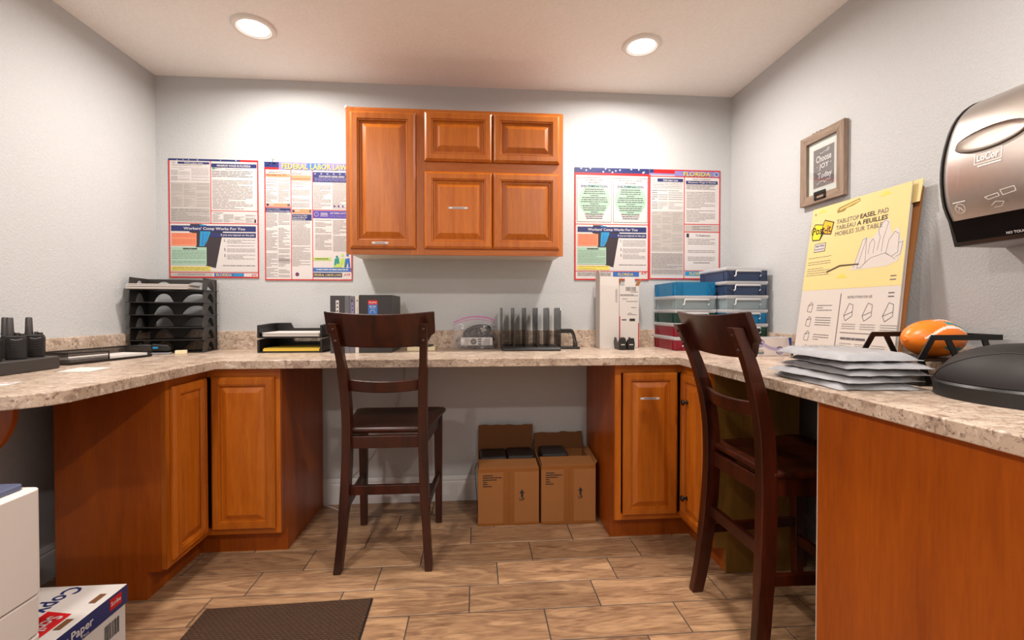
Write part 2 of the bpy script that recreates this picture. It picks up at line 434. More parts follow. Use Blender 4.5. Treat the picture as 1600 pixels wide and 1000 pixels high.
struct(MB().prism([(XL + a, b) for a, b in bbp], 'y', YR, D - .015).build('baseboard_left', M_base))
struct(MB().prism([(XR - a, b) for a, b in bbp], 'y', 1.25, D - .015).build('baseboard_right', M_base))

# recessed ceiling lamps
def lamp(x, y, label):
    t = thing('recessed_light', label, 'ceiling light', (x, y, ZC), group='recessed ceiling lights')
    MB().lathe([(0.066, -0.001), (0.066, -0.007), (0.075, -0.012), (0.090, -0.010), (0.097, -0.001)], 40).build('trim_ring', M_trim, t, smooth=40)
    MB().lathe([(0.0005, -0.0065), (0.04, -0.0065), (0.0655, -0.005), (0.0655, -0.001), (0.0005, -0.001)], 40).build('lens', M_lens, t, smooth=40)
    ld = bpy.data.lights.new('lamp_light', 'AREA'); ld.shape = 'DISK'; ld.size = 0.125; ld.energy = LAMP_WATTS; ld.spread = LAMP_SPREAD; ld.color = LAMP_COLOR
    lo = bpy.data.objects.new('lamp_light', ld); C.objects.link(lo); lo.parent = t; lo.location = (0, 0, -0.009)
    return t
lamp(-1.035, 2.225, 'glowing round recessed light in the ceiling above the left counter')
lamp(0.825, 2.225, 'glowing round recessed light in the ceiling, the one towards the framed sign')
lamp(-1.035, 0.62, 'round recessed light in the ceiling over the printer')
lamp(0.825, 0.62, 'round recessed light in the ceiling over the near right counter')
lamp(-1.035, -0.95, 'added unseen fill light in the ceiling towards the rear left corner')  # rear pair: out of view, added as fill to even the brightness
lamp(0.825, -0.95, 'added unseen fill light in the ceiling towards the rear right corner')  # added fill, like its left twin

# ================================================================ CABINETS
DOOR_LOOPS = [(0.0, 0.0), (0.0, 0.010), (0.003, 0.0135), (0.010, 0.0190), (0.012, 0.0205), (0.038, 0.0210), (0.0395, 0.0175), (0.0425, 0.0185), (0.0455, 0.0180), (0.0500, 0.0080)]
PANEL_LOOPS = [(0.0485, 0.0045), (0.0500, 0.0070), (0.0560, 0.0075), (0.0830, 0.0190), (0.0850, 0.0192)]
def rect_loops(mb, w, h, loops, cap):
    rings = [[(a, -d, a), (w - a, -d, a), (w - a, -d, h - a), (a, -d, h - a)] for a, d in loops]
    n = 4
    mb.loft(rings, cap=False)
    o = (len(rings) - 1) * 4
    if cap: mb.add([p for p in rings[-1]], [(0, 1, 2, 3)])
def door(parent, x, y, z, w, h, rz=0.0, knob=None, narrow=1.0, mat=None):
    """raised-panel door: x to the right, z up, its face towards -y (before turning)"""
    sc = narrow
    mb = MB(); rect_loops(mb, w, h, [(a * sc, d) for a, d in DOOR_LOOPS], False)
    d = mb.build('door', mat or M_wood, parent, (x, y, z), (0, 0, rz))
    mp = MB(); rect_loops(mp, w, h, [(a * sc, e) for a, e in PANEL_LOOPS], True)
    mp.build('raised_panel', mat or M_wood, d)
    for kx, kz in knob or []:
        k = MB().lathe([(0.010, 0), (0.010, 0.002), (0.005, 0.006), (0.005, 0.014), (0.013, 0.018), (0.0145, 0.023), (0.011, 0.028), (0.001, 0.029)], 20)
        part(k.build('knob', M_black2, d, (kx, -0.0192, kz), (PI / 2, 0, 0), smooth=40), 'round black knob')
    return d
def strip_label(parent, x, z, w, h, s, y=-0.0193):
    m = MB().box(x, y - 0.0006, z, x + w, y, z + h).build('label_strip', M_pw, parent)
    pr = Print((x, y - 0.0007, z + h), (1, 0, 0), (0, 0, -1)); pr.lines(w * .2, h * .32, w * .82, h * 1.2, 1, M_txtd, 1, .45, 0)
    pr.build(m)

def wall_cab(name, label, x0, x1, z0, z1, doors, y0=2.395):
    t = thing(name, label, 'cabinet', (x0, y0, z0))
    w, h, dp = x1 - x0, z1 - z0, D - y0 - 0.001
    b = MB(); b.box(0, 0.019, 0.0205, 0.016, dp, h).box(w - 0.016, 0.019, 0.0205, w, dp, h).box(0.016, 0.019, h - 0.016, w - 0.016, dp, h).box(0.016, dp - 0.01, 0.03, w - 0.016, dp, h)
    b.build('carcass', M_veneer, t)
    part(MB().box(0.0005, 0.019, 0.010, w - 0.0005, dp, 0.020).build('bottom_panel', M_white_mel, t), 'off-white underside panel')
    for a, c in ((0, 0.038), (w - 0.038, w)): MB().box(a, 0, 0, c, 0.019, h).build('face_stile', M_wood, t)
    for a, c in ((0, 0.038), (h - 0.038, h)): MB().box(0.038, 0.0003, a, w - 0.038, 0.019, c).build('face_rail', M_woodx, t)
    return t
cabL = wall_cab('wall_cabinet', 'single-door stained maple wall cabinet, tall narrow unit beside the federal poster', -0.666, -0.297, 1.425, 2.18, None)
dL = door(cabL, 0.022, -0.001, 0.030, 0.332, 0.700)
strip_label(dL, 0.112, 0.022, 0.082, 0.011, '', y=-0.0211)
cabR = wall_cab('wall_cabinet', 'wide stained maple wall cabinet with two short doors above two square doors', -0.2965, 0.461, 1.425, 2.18, None)
MB().box(0.038, 0.0003, 0.432, 0.7195, 0.019, 0.486).build('face_rail', M_woodx, cabR)
door(cabR, 0.029, -0.001, 0.485, 0.352, 0.253, narrow=0.95, mat=M_wood)
door(cabR, 0.384, -0.001, 0.485, 0.352, 0.253, narrow=0.95, mat=M_wood)
dR = door(cabR, 0.029, -0.001, 0.033, 0.352, 0.398, narrow=0.95)
door(cabR, 0.384, -0.001, 0.033, 0.352, 0.398, narrow=0.95)
strip_label(dR, 0.125, 0.205, 0.098, 0.010, '')

def corner_cab(label, sx, xface, xside, xpanel, yend, panel_mat, right):
    """L-shaped corner base cabinet: one face towards the viewer, one towards the room, built in world axes"""
    t = thing('corner_base_cabinet', label, 'cabinet', (0, 0, 0))
    yf = 2.14; toe = 0.075; zb, zt = 0.118, CB
    s = 1 if right else -1
    # end panel facing the viewer, with its toe notch
    pts = [(xface + s * .0195, zb - 0.008), (xface + s * .0195, zt), (xpanel, zt), (xpanel, 0.001), (xface + s * toe, 0.001), (xface + s * toe, zb - 0.008)]
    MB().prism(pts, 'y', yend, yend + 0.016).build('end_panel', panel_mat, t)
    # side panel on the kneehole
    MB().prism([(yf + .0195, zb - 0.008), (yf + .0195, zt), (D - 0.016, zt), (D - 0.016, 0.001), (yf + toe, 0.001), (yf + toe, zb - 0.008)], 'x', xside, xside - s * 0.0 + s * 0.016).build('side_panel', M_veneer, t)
    # inside back, floor
    b = MB(); xo = xside + s * 0.016
    b.box(min(xo, xpanel), D - 0.03, 0.02, max(xo, xpanel), D - 0.018, zt)
    b.box(min(xpanel - s * .012, xpanel), yend + .016, 0.02, max(xpanel - s * .012, xpanel), D - 0.03, zt)
    b.box(min(xo, xpanel - s * .012), yf + 0.02, zb, max(xo, xpanel - s * .012), D - 0.03, zb + 0.014)
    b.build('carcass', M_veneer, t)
    # toe kick boards
    k1 = sorted((xside + s * 0.0162, xface + s * toe))
    MB().box(k1[0], yf + toe, 0.001, k1[1], yf + toe + 0.012, zb).build('toe_kick', M_veneer, t)
    a, c = sorted((xface + s * toe, xface + s * (toe + 0.012)))
    MB().box(a, yend + 0.016, 0.001, c, yf + toe, zb).build('toe_kick', M_veneer, t)
    # face frames
    def fr(name, x0, y0, z0, x1, y1, z1, m): MB().box(min(x0, x1), min(y0, y1), z0, max(x0, x1), max(y0, y1), z1).build(name, m, t)
    fr('face_stile', xside, yf, zb, xside + s * 0.030, yf + 0.019, zt, M_wood)
    fr('face_rail', xside + s * .030, yf + .0003, zt - 0.042, xface, yf + 0.019, zt, M_woodx)
    fr('face_rail', xside + s * .030, yf + .0003, zb, xface, yf + 0.019, zb + 0.030, M_woodx)
    fr('face_stile', xface, yend, zb, xface + s * 0.019, yend + 0.030, zt, M_wood)
    fr('face_rail', xface + s * .0003, yend + .030, zt - 0.042, xface + s * 0.019, yf, zt, M_woody)
    fr('face_rail', xface + s * .0003, yend + .030, zb, xface + s * 0.019, yf, zb + 0.030, M_woody)
    return t
cl = corner_cab('stained maple L-shaped corner base cabinet under the left counter', 1, -1.213, -0.893, -1.62, 1.868, M_veneer, False)
door(cl, -1.190, 2.139, 0.142, 0.277, 0.694, narrow=0.85)
door(cl, -1.212, 1.892, 0.142, 0.2245, 0.694, rz=PI / 2, narrow=0.85)
cr = corner_cab('stained maple L-shaped corner base cabinet with two black knobs under the right counter', 1, 1.0, 0.668, 1.405, 1.866, M_tan, True)
d = door(cr, 0.705, 2.139, 0.142, 0.2715, 0.694, narrow=0.85)
strip_label(d, 0.082, 0.565, 0.094, 0.010, '')
door(cr, 0.999, 2.1165, 0.142, 0.2245, 0.694, rz=-PI / 2, narrow=0.85, knob=[(0.080, 0.565), (0.080, 0.115)])

# near right cabinet (only its flat veneered side is seen)
t = thing('base_cabinet', 'flat-sided orange-brown veneered base cabinet at the near right', 'cabinet', (0, 0, 0))
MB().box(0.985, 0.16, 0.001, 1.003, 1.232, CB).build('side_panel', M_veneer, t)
MB().box(1.003, 0.16, 0.001, 1.57, 1.216, CB - .001).build('carcass', M_dgrey, t)
part(MB().box(1.003, 1.216, 0.001, 1.57, 1.2318, CB).build('end_panel', M_dgrey, t), 'dark end panel towards the kneehole')
part(MB().box(0.9835, 1.2322, 0.002, 1.0025, 1.2335, CB - .002).build('edge_band', M_white_mel, t), 'pale edge strip')

# countertop: one U-shaped slab with backsplashes
t = thing('countertop', 'U-shaped beige speckled laminate countertop with low backsplash round three walls', 'countertop', (0, 0, 0))
r = 0.13; yE = 1.262
arc = [(XIL - r + r * math.sin(a), yE + r - r * math.cos(a)) for a in [PI / 2 * k / 10 for k in range(11)]]
out = [(XL + .001, yE)] + arc + [(XIL, YF), (XIR, YF), (XIR, .14), (XR - .001, .14), (XR - .001, D - .001), (XL + .001, D - .001)]
MB().prism(out, 'z', CB, CT).build('worktop', M_lam, t, bevel=0.003)
for x0, y0, x1, y1 in ((XL + .001, D - .02, XR - .001, D - .001), (XL + .001, yE, XL + .02, D - .02), (XR - .02, .14, XR - .001, D - .02)):
    MB().box(x0, y0, CT + .0002, x1, y1, CT + 0.104).build('backsplash', M_lam, t, bevel=0.002)
# curved wooden support bracket under the left counter
br = [(-1.803, CB - .001), (-1.375, CB - .001)] + [(-1.375 - 0.43 * (1 - math.cos(a)), CB - .001 - 0.03 - 0.30 * math.sin(a)) for a in [PI / 2 * k / 12 for k in range(13)]]
br = [(-1.803, CB - .001), (-1.36, CB - .001), (-1.36, CB - .04)] + [(-1.803 + 0.443 * math.cos(a), CB - .04 - 0.24 * math.sin(a)) for a in [PI / 2 * k / 12 for k in range(1, 13)]]
tag(MB().prism(br, 'y', 1.44, 1.459).build('shelf_bracket', M_veneer, bevel=0.003), 'curved wooden bracket holding up the left counter end', 'bracket')

# ================================================================ CHAIRS
def chair(label, loc, rz):
    t = thing('counter_chair', label, 'chair', loc, rz, group='dark wooden counter-height chairs')
    # seat: dished rounded trapezoid
    outl = []
    for (cx, cy, r, a0) in ((0.205, 0.215, 0.03, 0), (-0.205, 0.215, 0.03, 90), (-0.165, -0.165, 0.02, 180), (0.165, -0.165, 0.02, 270)):
        for k in range(6):
            a = math.radians(a0 + 18 * k); outl.append((cx + r * math.cos(a), cy + r * math.sin(a)))
    def ring(s, z, dy=0): return [(x * s, (y - 0.03) * s + 0.03, z) for x, y in outl]
    MB().loft([ring(0.97, 0.590), ring(1.0, 0.597), ring(1.0, 0.608), ring(0.975, 0.615), ring(0.88, 0.614), ring(0.7, 0.606), ring(0.4, 0.603), ring(0.05, 0.603)]).build('seat', M_chair, t, smooth=50)
    # back posts, curved, running from floor to crest
    prof = spline([(0.195, -0.232, 0.0), (0.184, -0.212, 0.14), (0.172, -0.194, 0.34), (0.165, -0.186, 0.56), (0.167, -0.200, 0.76), (0.176, -0.248, 0.94), (0.187, -0.312, 1.082)], 5)
    for sx in (-1, 1):
        n = len(prof)
        MB().bar([(sx * p.x, p.y, p.z) for p in prof], [0.032 + 0.006 * min(1, abs(i / n - .5) < .25) for i in range(n)], [0.040 + 0.016 * math.sin(PI * min(1, (i + 3) / n)) for i in range(n)]).build('back_leg', M_chair, t, bevel=0.003)
        MB().bar([(sx * 0.197, 0.213, 0.0), (sx * 0.196, 0.205, 0.50), (sx * 0.196, 0.205, 0.594)], [0.032, 0.042, 0.042], [0.032, 0.042, 0.042]).build('front_leg', M_chair, t, bevel=0.003)
        MB().beam((sx * 0.178, -0.19, 0.262), (sx * 0.197, 0.205, 0.262), 0.020, 0.036).build('side_stretcher', M_chair, t, bevel=0.002)
        MB().beam((sx * 0.166, -0.18, 0.560), (sx * 0.194, 0.20, 0.560), 0.022, 0.058).build('side_apron', M_chair, t, bevel=0.002)
    MB().beam((-0.165, -0.188, 0.341), (0.165, -0.188, 0.341), 0.020, 0.042).build('back_stretcher', M_chair, t, bevel=0.002)
    MB().beam((-0.195, 0.207, 0.190), (0.195, 0.207, 0.190), 0.020, 0.040).build('front_stretcher', M_chair, t, bevel=0.002)
    MB().beam((-0.165, -0.180, 0.552), (0.165, -0.180, 0.552), 0.022, 0.054).build('back_apron', M_chair, t, bevel=0.002)
    MB().beam((-0.195, 0.207, 0.560), (0.195, 0.207, 0.560), 0.022, 0.058).build('front_apron', M_chair, t, bevel=0.002)
    # curved ladder slat and crest rail
    def bow(name, half, ztop, zbot, y0, lean, bulge, th, dip, notch):
        rings = []; n = 28
        for i in range(n + 1):
            s = -1 + 2 * i / n
            zt = ztop - dip * (1 - s * s); zb = zbot - dip * (1 - s * s) * 0.9
            e = abs(s)
            if notch and e > 0.80: zb += 0.052 * ((e - 0.80) / 0.20) ** 0.5 * (0.55 if e < 0.9 else 1.0)
            y = y0 - bulge * (1 - s * s)
            yt = y - lean * (zt - zbot); yb = y - lean * (zb - zbot)
            x = half * s * (1.0 if not notch else 1.0)
            rings.append([(x, yb - th / 2, zb), (x, yb + th / 2, zb), (x, yt + th / 2, zt), (x, yt - th / 2, zt)])
        MB().loft(rings).build(name, M_chair, t, bevel=0.004, smooth=40)
    bow('ladder_slat', 0.166, 0.838, 0.786, -0.195, 0.2, 0.028, 0.018, 0.010, False)
    bow('crest_rail', 0.227, 1.133, 0.988, -0.236, 0.40, 0.022, 0.022, 0.013, True)
    # bolts on the posts where the crest is fixed
    for sx in (-1, 1):
        for z in (1.008, 1.058):
            y = -0.268 - (z - 1.0) * 0.42 - 0.022
            MB().ball((sx * (0.181 + (z - 1.0) * .07), y - .004, z), 0.0085, 12, 8, sc=(1, 0.6, 1)).build('bolt_cap', M_chair, t, smooth=60)
    return t
chair('dark wooden counter chair facing the back counter, seen from behind', (-0.401, 2.232, 0), -0.011)
chair('dark wooden counter chair tucked sideways under the right counter', (1.125, 1.572, 0), -1.544)

# ================================================================ FLOOR THINGS
m = MB()
mt = thing('doormat', 'brown textured doormat lying on the floor tiles', 'mat', (-0.70, 1.34, 0.0005), 0.03)
MB().box(-0.308, -0.455, 0, 0.308, 0.455, 0.006).build('rubber_backing', M_black, mt, bevel=0.002)
MB().box(-0.303, -0.45, 0.006, 0.303, 0.45, 0.0095).build('pile', M_mat, mt, bevel=0.003)

# cardboard cartons under the back counter
def carton(label, x0, y0, w, h, tilt, flap, rz, side):
    t = thing('carton', label, 'box', (x0, y0, 0.0005), rz, group='open cardboard cartons under the back counter')
    dp = 0.295; k = 0.004
    b = MB().box(0, 0, 0, w, k, h).box(0, dp - k, 0, w, dp, h).box(0, k, 0, k, dp - k, h).box(w - k, k, 0, w, dp - k, h).box(k, k, 0, w - k, dp - k, k)
    b.build('body', M_card, t)
    # front flap lying back over the contents
    MB().prism([(0.001, h), (0.001, h + .004), (0.105, h + 0.016), (0.105, h + .012)], 'x', 0.004, w - 0.004).build('top_flap', M_card, t)
    # back flap standing up
    M = Matrix.Translation((0, dp - 0.002, h)) @ Matrix.Rotation(tilt, 4, 'X')
    fb = MB(); n = 14
    prof = [(0, 0), (w, 0)] + [(w + 0.004 - w * (1.0) * i / n, flap + random.uniform(-.004, .004)) for i in range(n + 1)]
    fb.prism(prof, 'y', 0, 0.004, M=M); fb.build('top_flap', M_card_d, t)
    # right flap
    M = Matrix.Translation((w - 0.002, 0.01, h)) @ Matrix.Rotation(0.75, 4, 'Y')
    if side: MB().prism([(0.0, 0), (dp - .02, 0), (dp - .03, 0.035), (0.01, 0.02)], 'x', 0, 0.003, M=M).build('side_flap', M_card, t)
    # tape and print on the front
    pr = Print((0, -0.0003, h), (1, 0, 0), (0, 0, -1), w / 480, h / 450)
    pr.rect(197, 28, 285, 428, M_tape, 1); pr.rect(0, 428, 480, 450, M_tape, 1); pr.rect(0, 0, 480, 28, M_tape, 1)
    pr.rect(242, 28, 245, 428, M_card_d, 2)
    pr.poly([(345, 168), (324, 198), (337, 198), (337, 230), (354, 230), (354, 198), (367, 198)], M_ink, 3)
    pr.text('UP', 325, 234, 366, 258, M_ink, 3, True)
    for i, wd in enumerate((78, 148, 108, 32, 40, 70)): pr.lines(38, 50 + 17 * i, 38 + wd, 60 + 17 * i, 1, M_ink, 3, .7, 0, .12)
    pr.build(t)
    return t
c1 = carton('open cardboard carton with a tall raised back flap, next to the chair', 0.008, 2.372, 0.322, 0.303, -0.06, 0.155, 0.0, False)
c2 = carton('open cardboard carton against the right cabinet, with a torn low flap', 0.342, 2.366, 0.292, 0.312, -0.50, 0.100, 0.0, True)
st = spline([(-0.006, 0.10, 0.30), (-0.016, 0.11, 0.26), (-0.012, 0.12, 0.18), (-0.005, 0.11, 0.08), (-0.008, 0.10, 0.03)], 5)
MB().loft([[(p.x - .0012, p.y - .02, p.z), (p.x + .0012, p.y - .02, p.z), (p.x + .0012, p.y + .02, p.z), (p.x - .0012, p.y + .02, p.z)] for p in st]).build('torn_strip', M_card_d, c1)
def packet(x, y, z, w, d, h, label):
    t = thing('black_packet', label, 'packet', (x, y, z), group='black packets inside the cartons')
    MB().box(0, 0, 0, w, d, h).build('pouch', M_black, t, bevel=0.012, bseg=3)
    MB().box(w * .40, -0.001, h * .58, w * .72, 0.0, h * .80).build('white_label', M_pw, t)
packet(0.018, 2.485, 0.006, 0.150, 0.165, 0.322, 'left black packet in the carton with the tall flap')
packet(0.172, 2.485, 0.006, 0.150, 0.165, 0.326, 'right black packet in the carton with the tall flap')
packet(0.362, 2.488, 0.006, 0.150, 0.160, 0.332, 'black packet in the carton with the torn flap')

# white cable on the wall below the counter
p = spline([(-0.41, 2.712, 0.87), (-0.46, 2.712, 0.60), (-0.60, 2.712, 0.30), (-0.735, 2.706, 0.16), (-0.765, 2.68, 0.07), (-0.745, 2.60, 0.005), (-0.80, 2.64, 0.004), (-0.86, 2.68, 0.006), (-0.884, 2.69, 0.006)], 8)
tag(MB().tube(p, 0.0028, 6).build('cable', M_pw, smooth=60), 'thin white cable hanging down the wall behind the chair', 'cable')

# paper box and printer at the lower left
t = thing('paper_box', 'white and navy copy paper carton standing beside the printer', 'box', (-1.56, 1.238, 0.0005))
bw, bd, bh = 0.445, 0.292, 0.262
MB().box(0.004, 0.004, 0, bw - 0.004, bd - 0.004, bh - 0.004).build('body', M_paper, t)
lid = MB().box(0, 0, bh - 0.058, bw, bd, bh).build('lid', M_paper, t, bevel=0.0015)
pr = Print((bw + .0002, 0, bh), (0, 1, 0), (0, 0, -1), bd / 292, 0.058 / 58)
pr.rect(0, 1, 292, 58, M_navy, 1); pr.rect(222, 9, 268, 44, M_red, 2); pr.text('Scribe', 226, 19, 264, 33, M_pw, 3, True)
pr.text('Copy Paper', 10, 15, 162, 48, M_pw, 3, True); pr.text('Plus', 122, 47, 146, 55, M_pw, 3)
pr.build(lid)
pr = Print((bw + .0002 - .004, 0, bh - .06), (0, 1, 0), (0, 0, -1), bd / 292, 0.2 / 200)
for k in range(22): pr.rect(206 + k * 2.6, 22, 206 + k * 2.6 + random.choice((1, 1.8)), 72, M_ink, 1)
pr.build(t, 'barcode', 'lettering')
pr = Print((0, 0, bh + .0002), (0, 1, 0), (1, 0, 0), bd / 292, bw / 445)
# top of the lid: u runs along y, v along +x (towards the room)
pr.text('Copy', 284, 330, 160, 262, M_navy, 2, True)
pr.poly([(150, 398), (166, 320), (60, 320), (40, 398)], M_red, 1)
pr.text('Scribe', 142, 386, 50, 345, M_pw, 3, True)
for k in range(3): pr.rect(238, 158 + k * 12, 286, 162 + k * 12, M_txtd, 2)
for u in (82, 196): pr.rect(u, 405, u + 44, 424, M_card_d, 3)
pr.build(lid)

t = thing('office_printer', 'white floor-standing office printer with a slate blue top', 'printer', (-1.76, 0.66, 0.0005))
pw, pd, ph = 0.664, 0.573, 0.690
M_pr = plain('printer_white', (222, 214, 208), 0.5, var=0.015); M_prb = plain('printer_slate', (84, 90, 116), 0.45)
def rbox(mb, x0, y0, x1, y1, z0, z1, r, seg=5):
    pts = []
    for cx, cy, a0 in ((x1 - r, y1 - r, 0), (x0 + r, y1 - r, 90), (x0 + r, y0 + r, 180), (x1 - r, y0 + r, 270)):
        for k in range(seg + 1):
            a = math.radians(a0 + 90 * k / seg); pts.append((cx + r * math.cos(a), cy + r * math.sin(a)))
    return mb.prism(pts, 'z', z0, z1)
rbox(MB(), 0, 0, pw, pd, 0.425, ph, 0.02).build('body', M_pr, t, bevel=0.004, smooth=40)
rbox(MB(), 0.002, 0.002, pw - .002, pd - .002, 0.325, 0.421, 0.02).build('paper_drawer', M_pr, t, bevel=0.003, smooth=40)
rbox(MB(), 0.002, 0.002, pw - .002, pd - .002, 0.16, 0.321, 0.02).build('paper_drawer', M_pr, t, bevel=0.003, smooth=40)
rbox(MB(), 0.004, 0.004, pw - .004, pd - .004, 0.0, 0.157, 0.02).build('base', M_pr, t, bevel=0.003, smooth=40)
rbox(MB(), 0.01, 0.01, pw - .03, pd - .012, ph + .0005, ph + 0.014, 0.015).build('top_rim', M_prb, t, bevel=0.003)
rbox(MB(), 0.05, 0.03, pw - .065, pd - .035, ph + .0145, ph + 0.022, 0.012).build('scanner_lid', M_prb, t, bevel=0.003)

# ================================================================ POSTERS
def poster(name, label, x0, x1, ztop, zbot, cw, ch, curl=0.004):
    t = thing(name, label, 'poster', (x0, D - 0.0045, ztop))
    w, h = x1 - x0, ztop - zbot
    MB().box(0, 0, -h, w, 0.0035, 0).build('sheet', M_pw, t)
    pr = Print((0, -0.0002, 0), (1, 0, 0), (0, 0, -1), w / cw, h / ch, lift=0.0003)
    return t, pr
def stars(pr, u0, v0, u1, v1, n, r):
    for k in range(n):
        u = random.uniform(u0, u1); v = random.uniform(v0, v1)
        pr.poly([(u + (r if i % 2 == 0 else r * .45) * math.sin(i * PI / 5), v - (r if i % 2 == 0 else r * .45) * math.cos(i * PI / 5)) for i in range(10)], M_pw, 3)
def comp_panel(pr, u0, v0, u1, v1, bold=1):
    """the workers' compensation panel, drawn in a 620 x 340 frame"""
    a = (u1 - u0) / 620; b = (v1 - v0) / 340
    U = lambda x: u0 + x * a
    V = lambda y: v0 + y * b
    pr.rect(u0, v0, u1, v1, M_pw, 1)
    pr.poly([(U(142), V(0)), (U(215), V(0)), (U(375), V(40)), (U(320), V(318)), (U(250), V(300)), (U(180), V(200)), (U(180), V(70)), (U(135), V(60))], M_bk, 2)
    pr.poly([(U(208), V(4)), (U(255), V(6)), (U(285), V(60)), (U(262), V(120)), (U(240), V(160)), (U(205), V(160)), (U(212), V(60))], M_cy, 3)
    pr.stroke([(U(235), V(62)), (U(225), V(150))], 7 * a, M_bl, 4); pr.stroke([(U(262), V(62)), (U(240), V(150))], 4 * a, M_bl, 4)
    pr.rect(U(8), V(12), U(608), V(52), M_navy, 5); pr.text("Workers' Comp Works For You", U(96), V(22), U(530), V(48), M_pw, 7, True)
    pr.rect(U(288), V(62), U(608), V(94), M_navy, 5); pr.text('If you are injured on the job:', U(358), V(70), U(598), V(88), M_pw, 7, True)
    pr.rect(U(8), V(66), U(186), V(158), M_or, 5); pr.lines(U(16), V(72), U(178), V(152), 8, M_red, 6, 0.25)
    pr.rect(U(6), V(168), U(256), V(296), M_gr, 5); pr.lines(U(90), V(174), U(190), V(190), 1, M_bk, 6, .6, 0, .2); pr.lines(U(14), V(192), U(248), V(290), 9, M_txtd, 6, 0.25)
    pr.rect(U(6), V(306), U(284), V(338), M_ye, 5); pr.lines(U(14), V(311), U(276), V(336), 3, M_txtd, 6, 0.3)
    for k, y in enumerate((108, 172, 216)):
        pr.text('%d.' % (k + 1), U(380), V(y), U(394), V(y + 18), M_bk, 3, True); pr.lines(U(402), V(y + 4), U(602), V(y + 56 - 14 * (k > 0)), 5 - (k > 0), M_txtd, 3, 0.25)
    pr.lines(U(370), V(296), U(606), V(304), 1, M_txtd, 3, 0.6)
def child_labor(pr, u0, v0, u1, v1, title):
    w = u1 - u0; h = v1 - v0
    pr.rect(u0, v0, u1, v1, M_pw, 1); pr.rect(u0 + w * .19, v0 + h * .01, u1 - w * .02, v0 + h * .045, M_navy, 2)
    pr.text(title, u0 + w * .36, v0 + h * .017, u0 + w * .82, v0 + h * .038, M_pw, 4, True); pr.disc(u0 + w * .09, v0 + h * .025, h * .014, M_lg, 2, ru=w * .05)
    pr.lines(u0 + w * .05, v0 + h * .055, u1 - w * .05, v0 + h * .12, 4, M_txt, 3, .3)
    for a, b in ((.13, .24), (.25, .33)):
        for c, e in ((0.02, .2), (.22, .5), (.53, .97)): pr.lines(u0 + w * c, v0 + h * a, u0 + w * e, v0 + h * b, 5, M_txtd if c < .1 else M_txt, 3, .3)
    pr.rect(u0 + w * .01, v0 + h * .345, u1 - w * .01, v0 + h * .76, M_lg, 2)
    for c, e in ((.03, .3), (.34, .62), (.66, .97)): pr.lines(u0 + w * c, v0 + h * .36, u0 + w * e, v0 + h * .75, 24, M_grey_ink, 3, .32, .3)
    pr.rect(u0 + w * .01, v0 + h * .77, u1 - w * .01, v0 + h * .995, M_lg, 2); pr.lines(u0 + w * .02, v0 + h * .78, u1 - w * .03, v0 + h * .99, 15, M_txtd, 3, .28)
def column(pr, u0, v0, u1, v1, n, cols=1, mat=None):
    w = (u1 - u0) / cols
    for c in range(cols): pr.lines(u0 + c * w, v0, u0 + c * w + w * .92, v1, n, mat or M_txt, 3, .3, .3, .13)

# state poster nearest the left corner
t, pr = poster('labor_law_poster', 'red-bordered labor law poster hanging nearest the left wall', -1.735, -1.246, 1.996, 1.322, 628, 860)
pr.frame(0, 0, 628, 860, 9, M_red, 1); pr.rect(0, 0, 500, 14, M_navy, 2); stars(pr, 60, 3, 480, 11, 8, 5); pr.rect(500, 0, 628, 14, M_red, 2)
child_labor(pr, 12, 18, 290, 458, 'Child Labor Laws')
pr.rect(291, 14, 296, 466, M_red, 2)
pr.rect(298, 30, 616, 58, M_navy, 2); pr.text('MINIMUM WAGE IN FLORIDA', 338, 37, 574, 53, M_pw, 4, True)
pr.disc(312, 66, 8, M_teal, 2); pr.lines(320, 62, 370, 72, 2, M_txtd, 3); pr.text('Notice to Employees', 398, 64, 514, 74, M_txtd, 3)
column(pr, 302, 84, 612, 132, 4, 1, M_txtd); column(pr, 304, 140, 612, 364, 22)
pr.rect(296, 370, 622, 374, M_red, 2); pr.text('To Employees', 308, 382, 378, 394, M_bk, 3); column(pr, 304, 398, 612, 458, 8, 4); pr.rect(598, 432, 610, 456, M_bk, 3)
pr.rect(4, 462, 624, 467, M_red, 2)
comp_panel(pr, 8, 470, 620, 812)
pr.rect(4, 818, 624, 823, M_red, 2); pr.rect(12, 826, 300, 848, M_lg, 2); pr.lines(60, 830, 250, 846, 2, M_txtd, 3)
pr.rect(312, 826, 520, 850, M_bl, 2); pr.text('FLORIDA', 326, 829, 436, 848, M_gold, 4, True); pr.rect(450, 830, 516, 846, M_cy, 3)
pr.text('ATP', 574, 832, 612, 847, M_red, 4, True)
pr.build(t)

# federal poster
t, pr = poster('labor_law_poster', 'federal labor law poster half hidden behind the wall cabinet', -1.213, -0.722, 1.990, 1.310, 618, 848)
pr.frame(0, 0, 618, 848, 8, M_red, 1); pr.rect(0, 0, 612, 54, M_lav, 2); pr.rect(0, 0, 102, 40, M_navy, 3); pr.rect(0, 40, 102, 54, M_red, 3); stars(pr, 14, 8, 92, 34, 4, 7)
pr.rect(300, 6, 420, 48, M_bl, 3)
pr.text('FEDERAL LABOR LAW', 126, 12, 588, 52, M_bk, 4, True); pr.text('FEDERAL LABOR LAW', 123, 9, 585, 49, M_gold, 5, True)
for u in (184, 334): pr.rect(u, 54, u + 5, 842, M_red, 2)
pr.rect(4, 322, 186, 327, M_red, 2); pr.rect(340, 336, 618, 341, M_red, 2)
pr.text('EMPLOYEE RIGHTS', 32, 62, 154, 72, M_txtd, 4); pr.lines(30, 75, 160, 80, 1, M_txtd, 3, .6); pr.rect(10, 84, 180, 108, M_or, 2); pr.text('FEDERAL MINIMUM WAGE', 14, 90, 118, 98, M_bk, 4, True); pr.text('$7.25', 128, 88, 152, 98, M_bk, 4, True)
